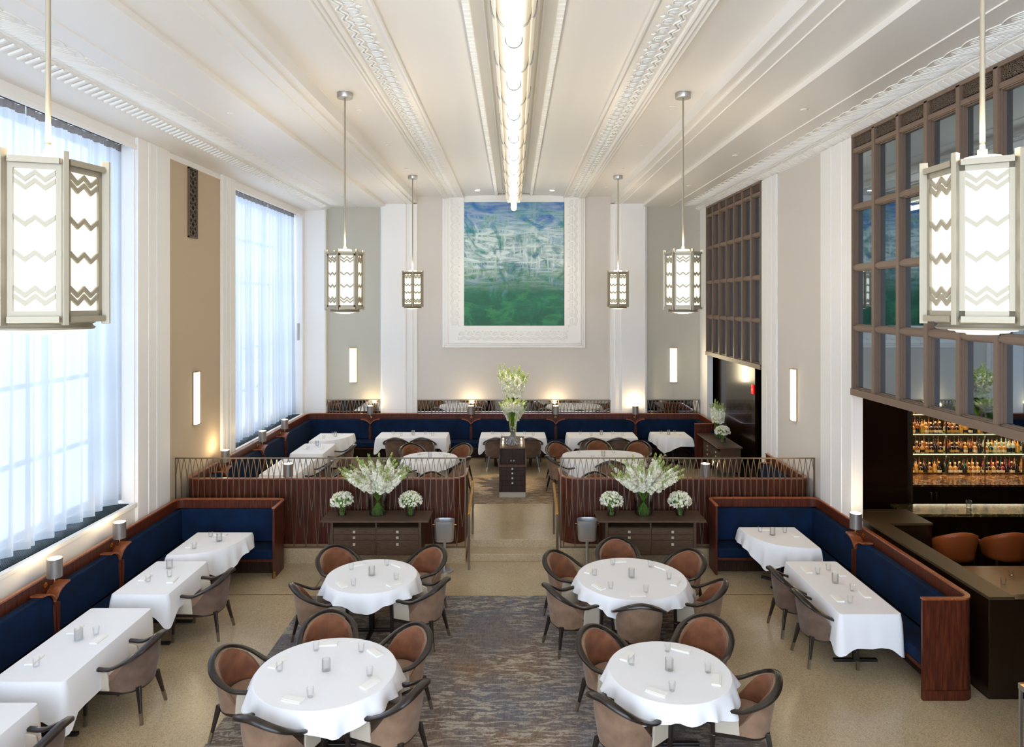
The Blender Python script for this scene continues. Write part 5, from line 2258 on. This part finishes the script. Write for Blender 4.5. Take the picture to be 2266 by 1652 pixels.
for k in range(3, 19):
    ya = 6.60 + DY * (k - 9)
    if ya > YE:
        break
    pts = [((RT + .004) * math.sin(a), ya, zc - (RT + .004) * math.cos(a)) for a in [-2.0 + 4.0 * i / 16 for i in range(17)]]
    MB().tube(pts, .010, 6, flat=.5).build('ring', M['silver'], t, smooth=True)
    for s in (-1, 1):
        b = MB()
        for x0, x1, z0, z1 in ((.07, .172, 7.045, 7.375), (.175, .22, 7.125, 7.43)):
            pts = []
            for i in range(9):
                a = PI / 2 * i / 8
                pts.append((s * (x0 + (x1 - x0) * math.sin(a)), ya, z0 + (z1 - z0) * (1 - math.cos(a)) * .55 - .004))
            b.tube(pts, .0075, 6)
        b.build('rib', M['silver'], t, smooth=True)


# ================================================================== wall sconces
def sconce_maker():
    """origin at the wall, light toward +y"""
    t = thing('wall_sconce', '', 'wall lamp')
    MB().box(-.10, .10, 0, .02, -.475, .475).build('back_plate', M['brass'], t)
    b = MB()
    b.box(-.10, .10, .0, .07, .47, .482)
    b.box(-.10, .10, .0, .07, -.482, -.47)
    b.build('end_cap', M['brass'], t)
    sec = [(.098 * math.cos(a), .02 + .055 * math.sin(a)) for a in [PI * i / 12 for i in range(13)]]
    MB().grid(lambda i, j: (sec[i][0], sec[i][1], [-.47, .47][j]), 13, 2).build('glass', M['sconce'], t, smooth=True)
    light('AREA', 'sconce_light', (0, .09, 0), 9, (1, .82, .50), .15, rot=(PI / 2, 0, 0), parent=t, size_y=.9)
    return t


KW = Kind(sconce_maker)
KW.put((-4.47, YB, 2.70), PI, 'lit vertical wall lamp on the left grey bay of the end wall', 'vertical wall lamps')
KW.put((4.44, YB, 2.70), PI, 'lit vertical wall lamp on the right grey bay of the end wall', 'vertical wall lamps')
KW.put((XL + .012, 12.72, 2.71), -PI / 2, 'lit vertical wall lamp on the beige left wall between the windows', 'vertical wall lamps')
KW.put((XR - .012, 12.92, 2.74), PI / 2, 'lit vertical wall lamp on the right wall between the brown screens', 'vertical wall lamps')
# ================================================================== bar beyond the right wall
b = MB()
b.box(5.32, 13.0, 7.85, 14.6, -.2, -.001)
b.box(9.0, 13.0, YF, 7.85, -.2, -.001)
struct(b.build('floor_bar', plain('bar_floor', srgb(84, 70, 48), .3)))
b = MB()
b.box(5.33, 13.0, 4.0, 14.5, 3.4, 3.5)
struct(b.build('ceiling_bar', M['bar_dark']))
b = MB()
b.box(7.0, 13.1, 14.42, 14.5, 0, 3.4)
b.box(13.0, 13.1, 4.0, 14.5, 0, 3.4)
b.box(5.33, 13.1, 3.9, 4.0, 0, 3.4)
struct(b.build('wall_bar', M['bar_dark']))
o = MB().box(5.34, 6.86, 12.15, 12.35, 0, 3.38).build('wall_bar_panel', M['bar_wood'], bevel=.005)
struct(o)
o = MB().box(6.86, 6.895, 12.10, 14.42, 0, 3.38).build('trim_40', M['bronze'])
struct(o)

# half wall with olive-brown ledge
t = thing('half_wall', 'dark half wall with an olive-brown ledge behind the lower right banquette', 'partition', (0, 0, 0))
c = MB()
c.box(5.33, 5.60, 7.86, 11.16, 0, 1.115)
c.box(5.60, 6.25, 10.47, 11.15, 0, 1.115)
c.box(5.60, 6.9, 7.86, 8.0, 0, 1.115)
c.build('body', M['bar_wood'], t, bevel=.003)
l = MB()
l.box(5.32, 5.61, 7.84, 11.17, 1.115, 1.15)
l.box(5.61, 6.26, 10.46, 11.17, 1.115, 1.15)
l.build('ledge', M['ledge'], t, bevel=.003)

# bar counter
t = thing('bar_counter', 'bar counter with a green-gold marble top in front of the bottle shelves', 'bar counter', (0, 0, 0))
MB().box(6.30, 12.9, 11.15, 11.72, 1.03, 1.075).build('marble_top', M['green_marble'], t, bevel=.004)
MB().box(6.45, 12.9, 11.35, 11.65, 0, 1.03).build('front', M['bar_wood'], t)
t = thing('back_bar', 'back bar with brown marble worktop and dark doors under the bottle shelves', 'bar cabinet', (0, 0, 0))
MB().box(6.95, 12.9, 13.38, 14.2, .92, .965).build('marble_top', M['marble'], t, bevel=.004)
MB().box(6.95, 12.9, 13.46, 14.2, 0, .92).build('body', M['bar_wood'], t)
MB().box(7.9, 12.9, 14.17, 14.2, .965, 1.0).build('upstand', M['marble'], t)
x = 7.38
for i, (wd, kind) in enumerate(((.68, 'door'), (.68, 'door'), (.60, 'drawers'), (.60, 'drawers'))):
    if kind == 'door':
        d = MB().box(x, x + wd - .02, 13.435, 13.455, .12, .9).build('door', M['bar_dark'], t, bevel=.003)
        hx = x + wd - .06 if i % 2 == 0 else x + .04
        h = MB()
        h.tube([(hx - .02, 13.43, .80), (hx, 13.41, .81), (hx, 13.41, .62)], .007, 6)
        h.build('handle', M['silver'], d, smooth=True)
    else:
        for z0, z1 in ((.12, .36), (.37, .61), (.62, .9)):
            d = MB().box(x, x + wd - .02, 13.435, 13.455, z0, z1).build('drawer', M['bar_dark'], t, bevel=.003)
            MB().box(x + .18, x + .36, 13.415, 13.43, z1 - .09, z1 - .07).build('handle', M['steel'], d)
    x += wd

# shelves
t = thing('bottle_shelves', 'lit wall of glass bottle shelves behind the bar', 'shelf', (0, 0, 0))
XS0 = 6.9
ZS = [1.00, 1.385, 1.785, 2.185, 2.585]
MB().box(XS0, 12.9, 14.395, 14.415, .97, 3.0).build('back_panel', M['backlit'], t)
for z in ZS[1:]:
    sh = MB().box(XS0, 12.9, 14.14, 14.39, z - .018, z).build('shelf', M['shelf_glass'], t)
    MB().box(XS0, 12.9, 14.128, 14.14, z - .014, z + .002).build('edge_trim', emitter('lit_glass_edge', (.80, .95, .62, 1), .55), sh)  # brightness of the lit shelf edge is put into its emission
    MB().box(XS0, 12.9, 14.37, 14.385, z - .03, z - .02).build('light_strip', M['led'], sh)
for z in ZS[1:]:
    light('AREA', 'shelf_glow', (8.9, 14.13, z - .035), 10, (1, .86, .62), 4.0, rot=(0, 0, 0), size_y=.05)
UP = [7.17, 7.94, 8.73, 9.51, 10.28, 11.05]
for x in UP:
    MB().box(x - .012, x + .012, 14.13, 14.15, .97, 3.0).build('upright', M['bronze'], t)


def bottle_mat(name, col, rough=.08):
    m, N, L, B = new_mat(name)
    B.inputs['Base Color'].default_value = col
    B.inputs['Roughness'].default_value = rough
    B.inputs['Coat Weight'].default_value = .6
    B.inputs['Subsurface Weight'].default_value = 0
    return m


BM = {'amber': bottle_mat('amber_spirit', srgb(122, 66, 20)), 'brown': bottle_mat('brown_spirit', srgb(44, 24, 12)),
      'clear': bottle_mat('clear_spirit', srgb(150, 156, 132)), 'green': bottle_mat('green_bottle', srgb(26, 56, 34)),
      'red': bottle_mat('red_spirit', srgb(120, 24, 22)), 'golden': bottle_mat('golden_spirit', srgb(168, 112, 44))}
LBL = {'cream': plain('cream_label', srgb(232, 214, 170), .6), 'black': plain('black_label', srgb(28, 26, 24), .5), 'gold': plain('gold_label', srgb(206, 162, 70), .5)}
CAP = {'dark': plain('dark_cap', srgb(30, 24, 20), .4), 'wood': plain('cork_cap', srgb(206, 170, 110), .5), 'redcap': plain('red_cap', srgb(40, 26, 22), .4)}
SHAPES = [[(0, 0), (.038, 0), (.040, .01), (.040, .155), (.030, .18), (.014, .205), (.013, .26), (0, .26)],
          [(0, 0), (.046, 0), (.048, .01), (.048, .11), (.036, .14), (.016, .155), (.015, .20), (0, .20)],
          [(0, 0), (.033, 0), (.035, .01), (.034, .17), (.022, .205), (.012, .225), (.012, .29), (0, .29)],
          [(0, 0), (.044, 0), (.050, .04), (.046, .11), (.02, .145), (.014, .16), (.014, .22), (0, .22)]]


def bottle_kind(col, sh):
    def mk():
        t = thing('liquor_bottle', '', 'bottle')
        p = SHAPES[sh]
        MB().lathe(p, 14).build('body', BM[col], t, smooth=50)
        top = p[-1][1]
        MB().lathe([(0, top - .004), (.016, top - .004), (.016, top + .028), (0, top + .028)], 10).build('cap', CAP[['dark', 'wood', 'redcap', 'wood'][sh]], t, smooth=40)
        r = p[2][0] + .0015
        z1 = p[3][1]
        MB().lathe([(r, .03), (r, z1 * .72)], 14).build('label', LBL[['cream', 'black', 'gold', 'cream'][(sh + len(col)) % 4]], t, smooth=True)
        return t
    return Kind(mk)


BK = {}
rnd = random.Random(5)
rows_w = ['bottom', 'second', 'third', 'top visible']
bays = [(7.95, 8.70, 'left bay'), (8.75, 9.49, 'middle bay'), (9.53, 10.26, 'right bay'), (10.30, 10.75, 'outermost bay')]
pal = {(0, 0): ['brown', 'amber', 'red', 'golden', 'brown', 'amber'], (0, 1): ['brown', 'green', 'golden', 'amber'], (0, 2): ['green', 'brown', 'red', 'golden']}
ord_w = ['first', 'second', 'third', 'fourth', 'fifth', 'sixth', 'seventh', 'eighth', 'ninth', 'tenth']
for ri in range(4):
    for bi, (x0, x1, bw) in enumerate(bays):
        if ri == 3 and bi > 1:
            continue
        n = 8 if bi < 3 else 4
        for depth in range(2):
            for k in range(n):
                cols = pal.get((ri, bi), ['amber', 'golden', 'brown', 'amber', 'brown'] if bi < 2 else ['clear', 'clear', 'green', 'golden'])
                if ri == 2 and bi == 2:
                    cols = ['amber', 'golden', 'golden', 'brown']
                if ri == 3:
                    cols = ['golden', 'amber', 'clear']
                col = rnd.choice(cols)
                sh = rnd.choice([0, 1, 3]) if depth == 0 else rnd.choice([0, 2])
                key = (col, sh)
                if key not in BK:
                    BK[key] = bottle_kind(col, sh)
                x = x0 + (x1 - x0) * (k + .5) / n + rnd.uniform(-.008, .008) + (.02 if depth else -.01)
                y = (14.20 if depth == 0 else 14.32) if ri else (14.24 if depth == 0 else 14.33)
                z = ZS[ri] if ri else .966
                BK[key].put((x, y, z + .001), rnd.uniform(0, 6), '%s liquor bottle, %s in the %s row of the %s shelf, %s' % (
                    {'amber': 'amber', 'brown': 'dark brown', 'clear': 'clear', 'green': 'green', 'red': 'red', 'golden': 'golden'}[col], ord_w[k], ['front', 'rear'][depth], rows_w[ri], bw),
                    'liquor bottles on the %s shelf, %s' % (rows_w[ri], bw))


# bar stools
def stool_maker():
    """bar stool seen from behind: facing +y"""
    t = thing('bar_stool', '', 'bar stool')
    sc = MB()
    sc.prism([(x, y) for x, y in u_path(.24, .24, .22)], .66, .75)
    sc.build('seat', M['orange_leather'], t, smooth=50, bevel=.02, seg=3)
    pts = u_path(.28, .27, .16)
    pts = [p for p in pts if p[1] < .12]
    arc_ = arc_from_back(pts)
    def topz(d):
        return .80 + .31 * (.5 + .5 * math.cos(PI * min(1, d / .62))) ** .55
    b = MB()
    m = len(pts)
    rows = 8
    vs = []
    for j in range(rows):
        v = j / (rows - 1)
        for (x, y), d_ in zip(pts, arc_):
            z = .66 + (topz(d_) - .66) * v
            k = .88 + .12 * sstep(v)
            vs.append((x * k, y * k - .04 * v * sstep(-y / .25), z))
    b.grid(lambda i, j: vs[j * m + i], m, rows)
    b.build('back_shell', M['orange_leather'], t, smooth=60, solid=.03)
    for s in (-1, 1):
        a = MB()
        a.beam((s * .265, .10, .84), (s * .27, .22, .84), .03, .03)
        a.beam((s * .27, .21, .85), (s * .255, .14, .68), .028, .03)
        a.build('arm', M['bar_dark'], t)
    for sx in (-1, 1):
        for sy in (-1, 1):
            MB().beam((sx * .19, sy * .18, .67), (sx * .23, sy * .22, 0), .04, .04, t=.8).build('leg', M['bar_dark'], t)
    f = MB()
    for s in (-1, 1):
        f.beam((s * .22, -.21, .25), (s * .22, .21, .25), .02, .02)
        f.beam((-.22, s * .21, .25), (.22, s * .21, .25), .02, .02)
    f.build('footrest', M['bronze'], t)
    return t


KSt = Kind(stool_maker)
for x, lb in ((6.55, 'orange leather bar stool at the counter, the left one'), (7.30, 'orange leather bar stool at the counter, second from the left'), (8.05, 'orange leather bar stool at the counter, cut by the right picture edge')):
    KSt.put((x, 10.45, 0), -.08, lb, 'orange stools at the bar')
for x, lb in ((7.47, 'ribbed glass tumbler on the bar counter, left one'), (8.62, 'ribbed glass tumbler on the bar counter, right one')):
    KV.put((x, 11.50 if x < 8 else 11.60, 1.0755), 0, lb, 'ribbed glasses on the bar counter')
# lounge table behind the half wall
t = thing('lounge_table', 'plain brown bar-side table behind the half wall', 'table', (6.62, 9.2, 0))
MB().box(-.52, .52, -.62, .55, .745, .78).build('tabletop', M['stone_table'], t, bevel=.004)
MB().cyl((0, 0, .03), (0, 0, .745), .04, n=16).build('column', M['steel'], t, smooth=40)
MB().box(-.25, .25, -.25, .25, 0, .03).build('foot', M['bar_dark'], t, bevel=.01)
KT.put((6.66, 9.38, .7805), 0, 'clear water glass on the brown bar-side table, the far one', 'glasses on the bar-side table')
KT.put((6.36, 9.10, .7805), 0, 'clear water glass on the brown bar-side table, the near one', 'glasses on the bar-side table')
KV.put((6.72, 8.95, .7805), 0, 'ribbed candle glass on the brown bar-side table', None)
KN.put((6.92, 9.25, .7805), .9, 'folded white napkin on the brown bar-side table, right of the glasses', 'napkins on the bar-side table')
KN.put((6.16, 9.22, .7805), .1, 'folded white napkin on the brown bar-side table, beside the ledge', 'napkins on the bar-side table')
light('POINT', 'bar_downlight', (7.0, 9.7, 3.2), 26, (1, .62, .30), .12)
light('POINT', 'bar_downlight', (8.6, 12.6, 3.2), 24, (1, .66, .34), .12)
light('POINT', 'bar_downlight', (6.4, 8.6, 3.2), 10, (1, .66, .36), .12)

# exit sign in the passage
t = thing('exit_sign', 'small red sign on the dark passage wall under the far right screen', 'sign', (5.435, 15.9, 2.47))
MB().box(-.03, -.001, -.06, .06, -.10, .10).build('panel', M['red_sign'], t)
MB().prism([(-.05, -.02), (.05, 0), (-.05, .02)], -.034, -.03, 'x').build('letter_reflection', M['petal'], t)  # white wedge drawn for the reflection of the sign's lettering

# service trolley at the bottom right
t = thing('service_trolley', 'steel framed trolley with brass shelves cut by the bottom right picture corner', 'trolley', (4.70, 5.75, 0))
for x in (0, .55):
    for y in (0, .75):
        MB().box(x, x + .022, y, y + .022, 0, .885).build('leg', M['silver'], t)
for z, nm in ((.885, 'top_shelf'), (.30, 'lower_shelf')):
    MB().box(0, .572, 0, .772, z, z + .014).build(nm, M['brass'], t)
    f = MB()
    f.box(-.004, .576, -.004, .0, z - .03, z + .02)
    f.box(-.004, .576, .772, .776, z - .03, z + .02)
    f.box(-.004, .0, -.004, .776, z - .03, z + .02)
    f.box(.572, .576, -.004, .776, z - .03, z + .02)
    f.build('shelf_rim', M['silver'], t)
MB().box(.03, .54, .03, .74, .72, .86).build('drawer', M['bar_dark'], t)
